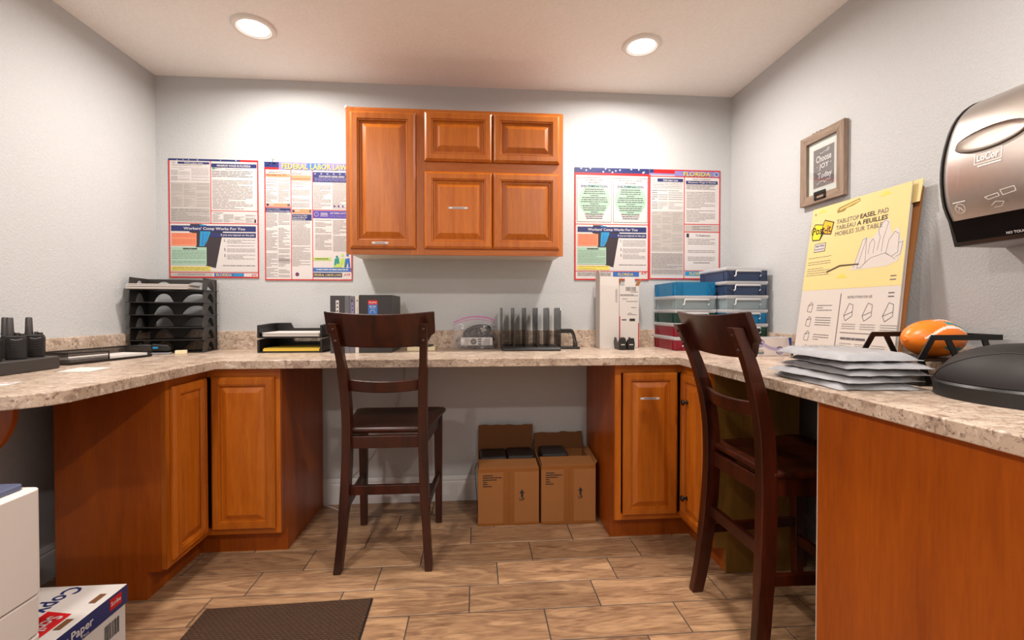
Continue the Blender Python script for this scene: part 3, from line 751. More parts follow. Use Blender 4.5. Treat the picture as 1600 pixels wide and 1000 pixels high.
column(pr, 12, 116, 180, 290, 19, 2); pr.rect(10, 296, 180, 318, M_or, 2); pr.disc(22, 307, 9, M_navy, 3); pr.text('WHD', 34, 300, 66, 313, M_pw, 4, True); pr.rect(160, 298, 178, 316, M_txtd, 3)
pr.text('EMPLOYEE RIGHTS', 196, 66, 318, 76, M_txtd, 4); pr.lines(192, 79, 326, 88, 2, M_txtd, 3, .4); pr.rect(190, 92, 328, 130, M_or, 2); pr.lines(196, 97, 322, 126, 3, M_red, 3, .35)
column(pr, 192, 136, 328, 326, 22); pr.rect(190, 334, 330, 368, M_or, 2); pr.disc(202, 350, 9, M_navy, 3); pr.text('WHD', 214, 340, 244, 354, M_pw, 4, True); pr.rect(312, 340, 328, 358, M_txtd, 3)
pr.rect(192, 372, 330, 416, M_navy, 2); pr.text('Your Employee Rights', 198, 378, 300, 388, M_pw, 4, True); pr.text('Under the FMLA and', 198, 391, 296, 400, M_pw, 4, True); pr.text('Medical Leave Act', 198, 403, 286, 412, M_pw, 4, True)
column(pr, 192, 424, 330, 770, 36); pr.disc(226, 804, 13, M_navy, 3); pr.disc(226, 804, 6, M_red, 4)
pr.rect(8, 330, 182, 360, M_navy, 2); pr.text('Know Your Rights:', 20, 334, 110, 343, M_pw, 4); pr.text('Workplace Discrimination is Illegal', 12, 347, 176, 357, M_pw, 4, True)
column(pr, 10, 366, 182, 830, 48, 2); pr.rect(92, 690, 182, 718, M_lg, 2); pr.lines(98, 694, 170, 714, 3, M_txtd, 3)
pr.rect(340, 66, 612, 138, M_navy, 2)
for k in range(6): pr.disc(356 + 44 * k, 78, 7, M_lav, 3)
pr.text('YOUR RIGHTS UNDER USERRA', 382, 91, 566, 103, M_pw, 4, True); pr.lines(352, 108, 606, 134, 3, M_lav, 4, .4)
column(pr, 344, 142, 612, 332, 22, 2)
for k in range(4): pr.disc(492 + 30 * k, 310, 7, M_pu, 3)
pr.rect(340, 344, 614, 398, M_pu, 2); pr.ring(364, 370, 15, 2, M_pw, 3); pr.text('OSHA', 394, 358, 444, 375, M_pw, 4, True); pr.rect(392, 380, 446, 383, M_pw, 3); pr.text('Job Safety and Health', 462, 354, 606, 368, M_pw, 4, True); pr.text("IT'S THE LAW!", 466, 376, 596, 390, M_lav, 4)
column(pr, 354, 410, 606, 640, 26, 2); pr.rect(340, 682, 466, 704, M_lime, 2); pr.lines(352, 688, 450, 700, 1, M_txtd, 3, .6)
for cu, m in ((508, M_teal), (548, M_lime), (584, M_bl)):
    pr.disc(cu, 664 if m != M_teal else 676, 9, m, 3); pr.poly([(cu - 16, 690), (cu + 14, 684), (cu + 20, 752), (cu + 6, 752), (cu, 716), (cu - 10, 752), (cu - 22, 752)], m, 3)
pr.poly([(490, 740), (520, 724), (545, 752), (480, 752)], M_lime, 4)
pr.rect(338, 756, 610, 784, M_bl, 2); pr.lines(362, 765, 588, 778, 1, M_pw, 4, .6, 0)
pr.rect(340, 792, 544, 824, M_navy, 2); pr.text('FEDERAL LABOR LAWS', 346, 800, 538, 817, M_gold, 4, True); pr.rect(548, 792, 612, 838, M_pw, 2); pr.text('ATP', 558, 798, 604, 814, M_red, 4, True)
pr.build(t)

# right pair
t, pr = poster('labor_law_poster', 'red-bordered discrimination law poster beside the wall cabinet', 0.594, 1.058, 2.003, 1.321, 577, 877)
pr.frame(0, 0, 577, 877, 10, M_red, 1); pr.rect(0, 0, 577, 40, M_navy, 2); stars(pr, 10, 6, 560, 34, 14, 9); pr.rect(0, 40, 577, 58, M_red, 2)
for u0, tl in ((18, ('FLORIDA LAW', 'PROHIBITS', 'DISCRIMINATION')), (298, ('LA LEY DE LA FLORIDA', 'PROHIBE', 'DISCRIMINACION'))):
    pr.frame(u0, 76, u0 + 266, 424, 3, M_txtd, 2); pr.disc(u0 + 134, 248, 122, M_gr, 2, n=48)
    pr.text(tl[0], u0 + 70 - 30 * (u0 > 100), 90, u0 + 200 + 20 * (u0 > 100), 101, M_bk, 4); pr.text(tl[1], u0 + 90, 111, u0 + 176, 122, M_bk, 4); pr.text(tl[2], u0 + 32, 136, u0 + 234, 153, M_navy, 4, True)
    for k in range(15):
        ww = (36 if k % 4 == 3 else 104) * (1 - abs(k - 6) * .05); pr.lines(u0 + 134 - ww, 166 + 16 * k, u0 + 134 + ww, 180 + 16 * k, 1, M_txtd, 4, .5, 0)
pr.rect(4, 438, 573, 443, M_red, 2)
comp_panel(pr, 16, 448, 566, 800)
pr.rect(4, 806, 573, 811, M_red, 2); pr.lines(24, 818, 280, 848, 4, M_txtd, 3, .35); pr.rect(298, 812, 500, 848, M_bl, 2); pr.text('FLORIDA', 336, 820, 456, 843, M_gold, 4, True); pr.text('ATP', 516, 810, 560, 832, M_red, 4, True)
pr.build(t)
t, pr = poster('labor_law_poster', 'red-bordered poster titled Florida, partly behind the stacked bins', 1.0595, 1.512, 2.003, 1.328, 562, 872)
pr.frame(0, 0, 562, 872, 9, M_red, 1); pr.rect(0, 0, 34, 30, M_navy, 2); pr.rect(34, 2, 200, 32, M_red, 2); pr.rect(0, 32, 210, 44, M_lav, 2); pr.rect(200, 10, 556, 54, M_lav, 3)
pr.text('FLORIDA', 273, 20, 487, 54, M_bk, 4, True); pr.text('FLORIDA', 269, 16, 483, 50, M_gold, 5, True); pr.disc(530, 32, 18, M_lg, 4, ru=20); pr.disc(530, 32, 11, M_bl, 5, ru=13); pr.rect(0, 52, 562, 58, M_red, 4)
child_labor(pr, 14, 64, 270, 840, 'Child Labor Laws')
pr.rect(272, 58, 278, 866, M_red, 2); pr.text('Notice to Employees', 342, 68, 482, 80, M_bk, 4); pr.rect(288, 86, 540, 112, M_navy, 3); pr.text('Minimum Wage in Florida', 304, 92, 526, 107, M_pw, 5, True)
column(pr, 290, 118, 542, 158, 4, 1, M_txtd); column(pr, 292, 174, 540, 418, 20)
pr.rect(278, 428, 556, 434, M_red, 2); pr.rect(284, 440, 550, 486, M_lg, 2); pr.lines(340, 446, 490, 480, 3, M_txtd, 3, .35); pr.rect(278, 490, 556, 496, M_red, 2)
pr.text('To Employees:', 366, 512, 484, 532, M_bk, 4); pr.rect(294, 506, 314, 536, M_bk, 3); column(pr, 304, 548, 540, 730, 14); pr.lines(350, 736, 480, 744, 1, M_txtd, 3, .6)
pr.rect(278, 800, 556, 805, M_red, 2); pr.rect(284, 808, 550, 842, M_cy, 2); pr.text('FLORIDA', 320, 814, 440, 838, M_gold, 4, True)
pr.build(t)
# clear adhesive hook above the federal poster, plastic peg at the cabinet corner
t = thing('adhesive_hook', 'clear plastic adhesive hook stuck above the federal poster', 'hook', (-1.165, D - 0.0005, 2.00))
M_clr = plain('clear_plastic', (225, 222, 218), 0.1, alpha=0.35, var=0)
o = []
for k in range(24):
    a = 2 * PI * k / 24; o.append((0.015 * math.cos(a), 0.034 + (0.017 if math.sin(a) > 0 else 0.016) * math.sin(a) + (0.014 if math.sin(a) > 0 else -0.014)))
MB().prism(o, 'y', -0.004, 0).build('back_plate', M_clr, t, bevel=0.001)
MB().tube(spline([(0, -0.004, 0.012), (0, -0.014, 0.004), (0, -0.02, 0.008), (0, -0.021, 0.016)], 5), 0.0035, 8).build('hook_arm', M_clr, t, smooth=60)
tag(MB().lathe([(0.001, 0), (0.010, 0), (0.010, 0.010), (0.006, 0.014), (0.001, 0.014)], 16).build('wall_peg', M_pw, None, (-0.668, 2.42, 2.1808), smooth=40), 'small white plastic peg on the upper left corner of the wall cabinet', 'peg')

# ================================================================ ON THE BACK COUNTER
Z0 = CT + 0.0006
def sheet_stack(name, label, cat, loc, rz, w, d, h, m, n=5, jit=0.006, group=None):
    """a pile of loose sheets: a few thin slabs slightly out of line"""
    t = thing(name, label, cat, loc, rz, group)
    for k in range(n):
        a, b = random.uniform(-jit, jit), random.uniform(-jit, jit)
        MB().box(-w / 2 + a, -d / 2 + b, h * k / n, w / 2 + a, d / 2 + b, h * (k + 1) / n - 0.0003).build('sheet', m, t)
    return t
# six-tier letter sorter in the left corner
t = thing('letter_sorter', 'black six-tier letter sorter with arched cut-outs in the left corner', 'organizer', (-1.600, 2.478, Z0), 0.165)
w, dp, pit, n = 0.336, 0.19, 0.0655, 6
def arch_plate(w, h, holes, base=0.012):
    """plate in x-z with arched openings: strips around each arch"""
    mb = MB(); x = 0.0
    for a, b in holes:
        mb.box(x, 0, 0, a, 0.003, h); K = 10
        top = h - 0.014
        for k in range(K):
            xa = a + (b - a) * k / K; xb = a + (b - a) * (k + 1) / K
            f = lambda q: top * (1 - abs((q - (a + b) / 2) / ((b - a) / 2)) ** 2.6) if abs(q - (a + b) / 2) < (b - a) / 2 else 0
            mb.add([(xa, 0, f(xa)), (xb, 0, f(xb)), (xb, 0, h), (xa, 0, h), (xa, .003, f(xa)), (xb, .003, f(xb)), (xb, .003, h), (xa, .003, h)],
                   [(0, 1, 2, 3), (7, 6, 5, 4), (0, 4, 5, 1), (3, 2, 6, 7), (0, 3, 7, 4), (1, 5, 6, 2)])
        x = b
    mb.box(x, 0, 0, w, 0.003, h)
    return mb
for k in range(n):
    z = k * pit
    MB().box(-w / 2 - 0.008, -0.004, z, w / 2 + 0.008, dp, z + 0.003).build('shelf', M_sort, t)
    arch_plate(w, pit - 0.0035, [(0.03, 0.125), (0.165, 0.31)]).build('back_panel', M_sort, t, (-w / 2, dp - 0.004, z + 0.0032))
    for sx in (-1, 1):
        o = arch_plate(dp - 0.03, pit - 0.0035, [(0.035, 0.125)]).build('side_panel', M_sort, t, (sx * (w / 2 - 0.003), 0.026, z + 0.0032), (0, 0, PI / 2))
        # slanted front upright
        x = sx * (w / 2 - 0.002)
        MB().prism([(0.0, z + .003), (0.020, z + .003), (0.030, z + pit), (0.014, z + pit)], 'x', x - 0.002, x + 0.002).build('front_upright', M_sort, t)
sheet_stack('paper_pile', 'pile of white papers on the top shelf of the letter sorter', 'papers', (-1.626, 2.512, Z0 + 5 * pit + 0.0035), 0.20, 0.27, 0.15, 0.026, M_paper, 6, 0.008)
# two-tier desk tray
def desk_tray(label, z):
    t = thing('desk_tray', label, 'tray', (-1.138, 2.452, z), group='stacked desk trays')
    w, d, h = 0.330, 0.225, 0.0745
    MB().box(0, 0.012, 0.004, w, d, 0.008).build('floor_panel', M_black, t)
    for x in (0, w - 0.012):
        MB().prism([(0, 0.0), (d, 0.0), (d, h), (0.15, h), (0.0, h - 0.006)], 'x', x, x + 0.012).build('side_wall', M_black, t, bevel=0.003)
    MB().prism([(0.012, 0.008), (w - 0.012, 0.008), (w - 0.012, h - 0.03), (w - 0.05, h - 0.03), (w - 0.06, h - 0.03), (0.10, h - 0.03), (0.085, h), (0.012, h)], 'y', d - 0.006, d).build('back_wall', M_black, t)
    MB().box(0.012, 0.004, 0.0, w - 0.012, 0.012, 0.006).build('front_lip', M_black, t)
    return t
desk_tray('lower black desk tray holding the yellow paper', Z0)
desk_tray('upper black desk tray holding the white papers', Z0 + 0.0765)
sheet_stack('yellow_paper_pile', 'stack of yellow paper in the lower black desk tray', 'papers', (-0.968, 2.560, Z0 + 0.0085), 0.0, 0.285, 0.205, 0.016, M_yellow, 3, 0.003)
sheet_stack('white_paper_pile', 'loose white papers in the upper black desk tray', 'papers', (-0.968, 2.560, Z0 + 0.0855), 0.0, 0.284, 0.21, 0.020, M_paper, 7, 0.009)
# binders
def binder(label, x0, x1, m, h=0.298, y=2.408, d=0.268, lab=None, name='ring_binder', holes=True):
    t = thing(name, label, 'binder', (x0, y, Z0), group='binders behind the chair')
    w = x1 - x0
    MB().box(0, 0, 0, w, 0.003, h).build('spine', m, t, bevel=0.001)
    MB().box(0, 0.003, 0, 0.003, d, h).build('cover', m, t); MB().box(w - .003, 0.003, 0, w, d, h).build('cover', m, t)
    MB().box(0.006, 0.02, 0.008, w - 0.006, d - 0.012, h - 0.012).build('pages', M_cream, t)
    pr = Print((0, -0.0002, h), (1, 0, 0), (0, 0, -1))
    if lab: lab(pr, w)
    if pr.blocks.f or pr.words.f: pr.build(t, 'spine_label', 'lettering')
    return t
def l1(pr, w):
    pr.rect(w * .40, .024, w * .62, .12, M_pw, 1)
    for k in range(4): pr.rect(w * .46, .036 + .02 * k, w * .56, .044 + .02 * k, M_ink, 2)
def l2(pr, w):
    pr.disc(w * .45, .022, .004, M_ink, 1); pr.rect(w * .35, .034, w * .75, .12, M_lav, 1); pr.rect(w * .46, .046, w * .62, .054, M_ink, 2); pr.rect(w * .46, .066, w * .62, .074, M_ink, 2)
def l3(pr, w):
    pr.disc(w * .6, .024, .0035, M_ink, 1); pr.rect(w * .55, .058, w * .62, .13, M_txtd, 1)
M_bn1 = plain('binder_charcoal', (58, 55, 58), 0.5); M_bn2 = plain('binder_slate', (100, 98, 106), 0.5); M_bn3 = plain('binder_ivory', (204, 196, 188), 0.5); M_bn4 = plain('binder_black', (44, 40, 40), 0.45)
binder('charcoal ring binder with a white spine strip, leftmost of the row', -0.753, -0.681, M_bn1, lab=l1)
binder('thin dark grey ring binder second in the row', -0.680, -0.657, M_bn2)
binder('slate grey ring binder with a lavender spine label', -0.656, -0.628, M_bn2, 0.295, lab=l2)
binder('narrow ivory ring binder next to the black binder', -0.627, -0.609, M_bn3, 0.296, lab=l3)
def l4(pr, w):
    pr.rect(.046, .028, .094, .050, M_red, 1); pr.text('Staples', .050, .034, .090, .045, M_pw, 2, True)
    pr.rect(.046, .050, .094, .130, M_bl, 1); pr.text('BETTER', .053, .056, .087, .063, M_pw, 2, True); pr.text('BINDER', .056, .066, .084, .071, M_pw, 2)
    pr.stroke([(.058, .095), (.058, .085), (.064, .079), (.074, .079), (.080, .085), (.080, .095)], .002, M_pw, 2)
binder('very thick black binder with a red and blue label', -0.607, -0.441, M_bn4, 0.302, lab=l4)
# pads between the binders and the bag
tag(MB().box(-0.075, -0.05, 0, 0.075, 0.05, 0.020).build('note_block', M_cream, None, (-0.305, 2.565, Z0), (0, 0, 0.05), bevel=0.001), 'cream note block lying behind the chair', 'notepad')
tag(MB().box(-0.035, -0.04, 0, 0.035, 0.04, 0.009).build('small_notebook', M_dgrey, None, (-0.285, 2.57, Z0 + .0208), (0, 0, -0.2), bevel=0.001), 'small dark notebook on the cream note block', 'notebook')
# zip bag with cables and a remote
t = thing('zip_bag', 'clear zip bag with a pink seal full of black cables', 'bag', (-0.010, 2.635, Z0), 0.0)
M_film = plain('clear_film', (214, 208, 212), 0.10, alpha=0.13, var=0.1, nscale=40, bump=0.8)
M_pink = plain('pink_zip', (206, 128, 186), 0.3, alpha=0.9)
rings = []
for k in range(9):
    u = k / 8; z = 0.004 + u * 0.150
    hw = 0.130 - 0.008 * u - 0.01 * math.sin(PI * u); th = 0.052 * (1 - u) ** 0.7 + 0.003
    ring = []
    for j in range(24):
        a = 2 * PI * j / 24; bend = (0.02 if k == 8 else 0.0)
        x = hw * math.copysign(abs(math.cos(a)) ** 0.7, math.cos(a)); y = th * math.sin(a)
        zz = z + (0.03 * (1 - (x / hw) ** 2) * u if k > 4 else 0)
        ring.append((x - 0.005 + random.uniform(-.002, .002), y + random.uniform(-.002, .002) - 0.01 * (1 - u), zz))
    rings.append(ring)
MB().loft(rings, cap=False).build('film', M_film, t, smooth=60)
MB().tube([(-0.120 + 0.236 * k / 16, 0.002, 0.152 + 0.034 * (1 - ((k - 9) / 9) ** 2)) for k in range(17)], 0.0042, 8).build('zip_seal', M_pink, t, smooth=60)
MB().tube([(-0.121 + 0.238 * k / 16, -0.001, 0.140 + 0.030 * (1 - ((k - 9) / 9) ** 2)) for k in range(17)], 0.0022, 8).build('zip_seal', M_pink, t, smooth=60)
def cable_knot(label, cx, cy, cz, sx, sz, seed, m, r=0.0045, tilt=0.4):
    rnd = random.Random(seed); pts = []
    for k in range(46):
        a = k * 0.83; q = rnd.uniform(0.75, 1.0)
        x = sx * math.cos(a) * q; z = sz * math.sin(a) * q
        pts.append((cx + x * math.cos(tilt) - z * math.sin(tilt), cy + rnd.uniform(-0.013, 0.013), max(Z0 + .006, cz + x * math.sin(tilt) + z * math.cos(tilt))))
    return tag(MB().tube(spline(pts, 4), r, 6).build('cable_bundle', m, smooth=60), label, 'cable')
cable_knot('bundle of black cables at the top of the zip bag', 0.005, 2.632, Z0 + 0.098, 0.080, 0.034, 3, M_black, 0.009, 0.25)
cable_knot('tangle of black cables behind the remote in the zip bag', 0.015, 2.636, Z0 + 0.058, 0.086, 0.030, 5, M_black, 0.0095, 0.0)
cable_knot('coil of black cable in the middle of the zip bag', -0.022, 2.640, Z0 + 0.078, 0.050, 0.038, 11, M_black, 0.010, 0.5)
cable_knot('grey cable at the left end of the zip bag', -0.090, 2.632, Z0 + 0.040, 0.026, 0.028, 8, M_lgrey, 0.004, 0.3)
tag(MB().box(-0.03, -0.028, 0, 0.065, 0.026, 0.018).build('power_adapter', M_black, None, (0.02, 2.63, Z0 + .0015), bevel=0.004), 'flat black adapter at the bottom of the zip bag', 'adapter')
t = thing('remote_control', 'pale grey remote control inside the zip bag', 'remote', (0.002, 2.592, Z0 + 0.0205))
MB().box(-0.092, 0, 0, 0.092, 0.016, 0.046).build('case', plain('remote_grey', (196, 190, 188), 0.5), t, bevel=0.004)
pr = Print((-0.092, -0.0003, 0.046), (1, 0, 0), (0, 0, -1))
for i in range(4):
    for j in range(8): pr.rect(.014 + .0075 * i, .006 + .0046 * j, .0175 + .0075 * i, .0085 + .0046 * j, M_dgrey, 1)
for i in range(5):
    for j in range(8): pr.rect(.128 + .0085 * i, .006 + .0046 * j, .1325 + .0085 * i, .0085 + .0046 * j, M_ink, 1)
for j, m in ((0.008, M_teal), (0.016, M_red), (0.026, M_ye), (0.034, M_ye)): pr.rect(.046, j, .052, j + .005, m, 1)
pr.disc(.074, .023, .017, M_dgrey, 1); pr.ring(.074, .023, .011, .002, M_lgrey, 2); pr.disc(.074, .023, .005, M_lgrey, 2)
for j in (.006, .019, .033): pr.rect(.099, j, .119, j + .008, M_dgrey, 1)
pr.build(t, 'buttons', 'lettering')
# smoked acrylic file sorter
t = thing('file_sorter', 'smoked acrylic file sorter with six upright dividers', 'organizer', (0, 2.452, Z0))
MB().prism([(0.0, 0.0), (0.0, 0.010), (0.014, 0.020), (0.235, 0.020), (0.235, 0.0)], 'x', 0.142, 0.462).build('base', M_black, t, bevel=0.003)
for k in range(6):
    x = 0.140 + 0.0646 * k
    MB().prism([(0.012, 0.0202), (0.228, 0.0202), (0.228, 0.225), (0.215, 0.236), (0.024, 0.236), (0.012, 0.222)], 'x', x - 0.0015, x + 0.0015).build('divider', M_smoke, t)
# hole punch beside the sorter
t = thing('hole_punch', 'black hole punch with an arched handle beside the file sorter', 'hole punch', (0.535, 2.60, Z0))
MB().box(-0.062, -0.035, 0, 0.060, 0.05, 0.012).build('base', M_black, t, bevel=0.003)
MB().prism([(-0.060, 0.090), (-0.055, 0.115), (0.012, 0.115), (0.025, 0.108), (0.036, 0.085), (0.050, 0.022), (0.034, 0.022), (0.022, 0.080), (0.015, 0.090)], 'y', -0.012, 0.022).build('handle', M_black, t, bevel=0.004)
MB().box(0.030, -0.016, 0.012, 0.050, 0.026, 0.040).build('punch_head', M_dgrey, t, bevel=0.003)
MB().tube([(0.0345, -0.0125, 0.040), (0.0185, -0.0125, 0.086)], 0.0015, 6).build('spring_rod', M_chrome, t)
# two tall white boxes with open flaps
def tall_box(label, x, y, w, d, h, rz, kind):
    t = thing('tall_box', label, 'box', (x, y, Z0), rz, group='tall white boxes on the back counter')
    k = 0.0015
    MB().box(0, 0, 0, w, k, h).box(0, d - k, 0, w, d, h).box(0, k, 0, k, d - k, h).box(w - k, k, 0, w, d - k, h).box(k, k, 0, w - k, d - k, k).build('body', M_paper, t)
    pr = Print((0, -0.0002, h), (1, 0, 0), (0, 0, -1))
    if kind == 0:
        M = Matrix.Translation((0, 0, h)) @ Matrix.Rotation(-0.05, 4, 'X'); MB().prism([(0, 0), (w, 0), (w - .003, .05), (.003, .055)], 'y', 0, k, M=M).build('front_flap', M_paper, t)
        o = [(0, 0), (d, 0)] + [(d / 2 + d / 2 * math.cos(a), .06 + .035 * math.sin(a)) for a in [PI * q / 8 for q in range(9)]]
        MB().prism(o, 'x', 0, k, M=Matrix.Translation((0, 0, h))).build('side_flap', M_paper, t)
        pr.lines(w * .80, .02, w * .92, .10, 16, M_txt, 1, .4)
    else:
        M = Matrix.Translation((0, 0, h)) @ Matrix.Rotation(-0.04, 4, 'X'); MB().prism([(0.030, 0), (w - .022, 0), (w - .026, .05), (.034, .055)], 'y', 0, k, M=M).build('front_flap', M_paper, t)
        for x0, ang in ((0, 0.35), (w - k, 0.5)):
            M = Matrix.Translation((x0, 0, h)) @ Matrix.Rotation(ang, 4, 'Y'); MB().prism([(0.004, 0), (d - .004, 0), (d - .01, .045), (0.012, .05)], 'x', 0, k, M=M).build('side_flap', M_card, t)
        pr.rect(0.0, h * .49, .005, h, M_red, 1); pr.rect(w - .005, h * .6, w, h, M_red, 1)
        for i in range(18): pr.rect(w * .32 + .0035 * i, .006, w * .32 + .0035 * i + random.choice((.0012, .002)), .03, M_ink, 1)
        for v in (.034, .05, .056): pr.lines(w * .04 if v > .04 else w * .55, v, w * .94, v + .006, 1, M_txtd, 1, .5)
        for v, a, b in ((.075, .15, .4), (.09, .35, .92), (.126, .6, .92), (.16, .45, .92), (.168, .4, .9)): pr.lines(w * a, v, w * b, v + .006, 1, M_txtd, 1, .5)
        pr.rect(w * .52, .193, w * .80, .208, M_ink, 1); pr.rect(w * .12, .196, w * .36, .204, M_txtd, 1)
    pr.build(t, 'printed_marks', 'lettering')
    return t
tall_box('plain tall white box with a rounded side flap, left of the pair', 0.722, 2.608, 0.116, 0.088, 0.366, 0.03, 0)
tall_box('tall white box with shipping label and brown inner flaps, right of the pair', 0.842, 2.618, 0.118, 0.075, 0.366, 0.0, 1)
def wedge(label, x, y):
    t = thing('card_stand', label, 'stand', (x, y, Z0), -0.02, group='small black stands by the white boxes')
    MB().prism([(0.008, 0), (0.042, 0), (0.045, 0.034), (0.040, 0.066), (0.010, 0.066), (0.002, 0.034)], 'y', 0, 0.006).build('front_plate', M_black, t, bevel=0.002)
    for xs in (0.004, 0.039):
        MB().prism([(0.006, 0), (0.10, 0), (0.115, 0.034), (0.10, 0.066), (0.07, 0.066), (0.04, 0.036), (0.006, 0.060)], 'x', xs, xs + 0.004).build('side_cheek', M_black, t, bevel=0.001)
    MB().box(0.006, 0.006, 0, 0.042, 0.10, 0.008).build('base', M_black, t)
    pr = Print((0, -0.0003, 0.066), (1, 0, 0), (0, 0, -1)); pr.lines(.013, .034, .035, .044, 1, M_pw, 1, .5, 0, .2); pr.build(t)
wedge('small black stand in front of the plain white box, left of two', 0.794, 2.480)
wedge('small black stand right of its twin in front of the white boxes', 0.842, 2.479)

# ---------------------------------------------------------------- stacked latch boxes
def latch_box(label, x, y, z, body, lid, latch_front=True, has_lid=True, group=None, latch_down=True):
    t = thing('storage_bin', label, 'storage bin', (x, y, z), 0.0, group)
    w, d, h = 0.236, 0.305, 0.0752
    hb = h - 0.015 if has_lid else h
    e = 0.012; k = 0.003
    bb = MB()
    def wall(p0, p1, q0, q1):
        bb.add([p0, p1, q1, q0], [(0, 1, 2, 3)])
    # tapered tub: outer + inner shell
    o0 = [(e, e, 0.001), (w - e, e, 0.001), (w - e, d - e, 0.001), (e, d - e, 0.001)]; o1 = [(e - .005, e - .005, hb), (w - e + .005, e - .005, hb), (w - e + .005, d - e + .005, hb), (e - .005, d - e + .005, hb)]
    i1 = [(e - .005 + k, e - .005 + k, hb), (w - e + .005 - k, e - .005 + k, hb), (w - e + .005 - k, d - e + .005 - k, hb), (e - .005 + k, d - e + .005 - k, hb)]
    i0 = [(e + k, e + k, k + .001), (w - e - k, e + k, k + .001), (w - e - k, d - e - k, k + .001), (e + k, d - e - k, k + .001)]
    bb.loft([o0, o1, i1, i0]); bb.build('tub', body, t)
    # corner posts with cross bracing, proud of the tub
    for cx in (0, 1):
        for cy in (0, 1):
            px = 0.006 if cx == 0 else w - 0.006; py = 0.006 if cy == 0 else d - 0.006; sx = 1 if cx == 0 else -1; sy = 1 if cy == 0 else -1
            b = MB()
            for a, c in ((0.0, 0.0), (0.040, 0.0)): b.box(min(px + sx * a, px + sx * (a + .002)), min(py, py + sy * .008), 0.002, max(px + sx * a, px + sx * (a + .002)), max(py, py + sy * .008), hb)
            for a in (0.040,): b.box(min(px, px + sx * .008), min(py + sy * a, py + sy * (a + .002)), 0.002, max(px, px + sx * .008), max(py + sy * a, py + sy * (a + .002)), hb)
            for zz in (0.008, hb - 0.008): b.box(min(px, px + sx * .042), min(py, py + sy * .004), zz, max(px, px + sx * .042), max(py, py + sy * .004), zz + .002)
            for zz in (0.008, hb - 0.008): b.box(min(px, px + sx * .004), min(py, py + sy * .042), zz, max(px, px + sx * .004), max(py, py + sy * .042), zz + .002)
            b.beam((px, py + sy * .002, .01), (px + sx * .04, py + sy * .002, hb - .01), .002, .002); b.beam((px, py + sy * .002, hb - .01), (px + sx * .04, py + sy * .002, .01), .002, .002)
            b.build('corner_brace', body, t)
    if has_lid:
        b = MB(); b.box(0.001, 0.001, hb + .0005, w - .001, d - .001, h); b.box(0.004, 0.004, hb - 0.004, w - 0.004, d - 0.004, hb + .0005)
        b.build('lid', lid, t, bevel=0.002)
    if latch_front:
        lw0, lw1 = 0.048, w - 0.048
        z1, z2 = (h - 0.004, h - 0.050)
        zt = h - 0.020
        path = [(lw0 - 0.008, -0.004, z2), (lw0, -0.006, z2 + .004), (lw0 + .002, -0.006, zt - .004), (lw0 + .006, -0.006, zt), (lw1 - .006, -0.006, zt), (lw1, -0.006, zt - .004), (lw1, -0.006, z2 + .004), (lw1 - .006, -0.004, z2)]
        b = MB().tube(path, 0.0034, 8); b.box(lw0 + .004, -0.007, zt - .006, lw1 - .004, -0.003, zt + .004)
        b.build('latch_handle', M_frost, t, smooth=50)
    return t
def tub(nm, c, a): return plain(nm, c, 0.35, alpha=a, var=0.03)
M_frost = plain('frosted_clear_plastic', (224, 224, 226), 0.35, alpha=0.72, var=0.02)
M_lid = plain('frosted_lid_plastic', (220, 220, 224), 0.35, alpha=0.62, var=0.02)
T_red = tub('red_tub', (150, 22, 48), .86); T_grn = tub('green_tub', (22, 66, 54), .88); T_clr = tub('clear_tub', (170, 186, 192), .55); T_blu = tub('blue_tub', (10, 120, 172), .9); T_nav = tub('navy_tub', (54, 70, 102), .88); T_lbl = tub('pale_blue_tub', (110, 150, 176), .8)
H = 0.0756
fx, fy = 1.080, 2.395
for k, (b, lab, lt, hl) in enumerate(((T_red, 'red storage bin at the bottom of the nearer stack', True, True), (T_red, 'red storage bin second from the bottom of the nearer stack', True, True),
        (T_grn, 'dark green storage bin in the middle of the nearer stack', True, True), (T_clr, 'clear storage bin under the bright blue one', True, True), (T_blu, 'bright blue lidless storage bin on top of the nearer stack', False, False))):
    latch_box(lab, fx + (0.003 if k % 2 else 0), fy, Z0 + k * H, b, M_lid, lt, hl, 'storage bins in the nearer stack')
rx, ry = 1.322, 2.312
for k, (b, lab) in enumerate(((T_red, 'lowest storage bin of the rear stack, behind the chair'), (T_grn, 'dark green storage bin second from the bottom of the rear stack'), (T_blu, 'blue storage bin third from the bottom of the rear stack'),
        (T_clr, 'clear storage bin with lowered handle in the rear stack'), (T_nav, 'navy storage bin second from the top of the rear stack'), (T_nav, 'navy storage bin on top of the rear stack'))):
    latch_box(lab, rx + (0.003 if k % 2 else 0), ry, Z0 + k * H, b, M_lid, True, True, 'storage bins in the rear stack')

# ================================================================ RIGHT COUNTER
# grab bar carton
t = thing('grab_bar_box', 'white carton picturing a lilac suction grab bar, behind the chair back', 'box', (1.300, 2.100, Z0))
bw, bd, bh = 0.236, 0.085, 0.088
MB().box(0, 0, 0, bw, bd, bh).build('carton', plain('glossy_carton', (222, 210, 206), 0.3, var=0.03, nscale=6), t, bevel=0.001)
M_lil = plain('lilac_print', (176, 164, 196), 0.4); M_dpu = plain('dark_violet_print', (58, 44, 72), 0.4); M_bprint = plain('royal_blue_print', (36, 64, 150), 0.35)
pr = Print((0, -0.0002, bh), (1, 0, 0), (0, 0, -1), lift=0.0003)
for u, v in ((.078, .026), (.176, .062)):
    pr.disc(u, v, .020, M_dpu, 1); pr.disc(u + .001, v + .001, .017, M_lil, 2)
pr.stroke([(.085, .028), (.122, .048), (.170, .060)], .014, M_lil, 3)
pr.poly([(.066, .023), (.086, .026), (.088, .033), (.068, .031)], M_dpu, 4); pr.poly([(.172, .063), (.182, .060), (.186, .068), (.176, .072)], M_dpu, 4)
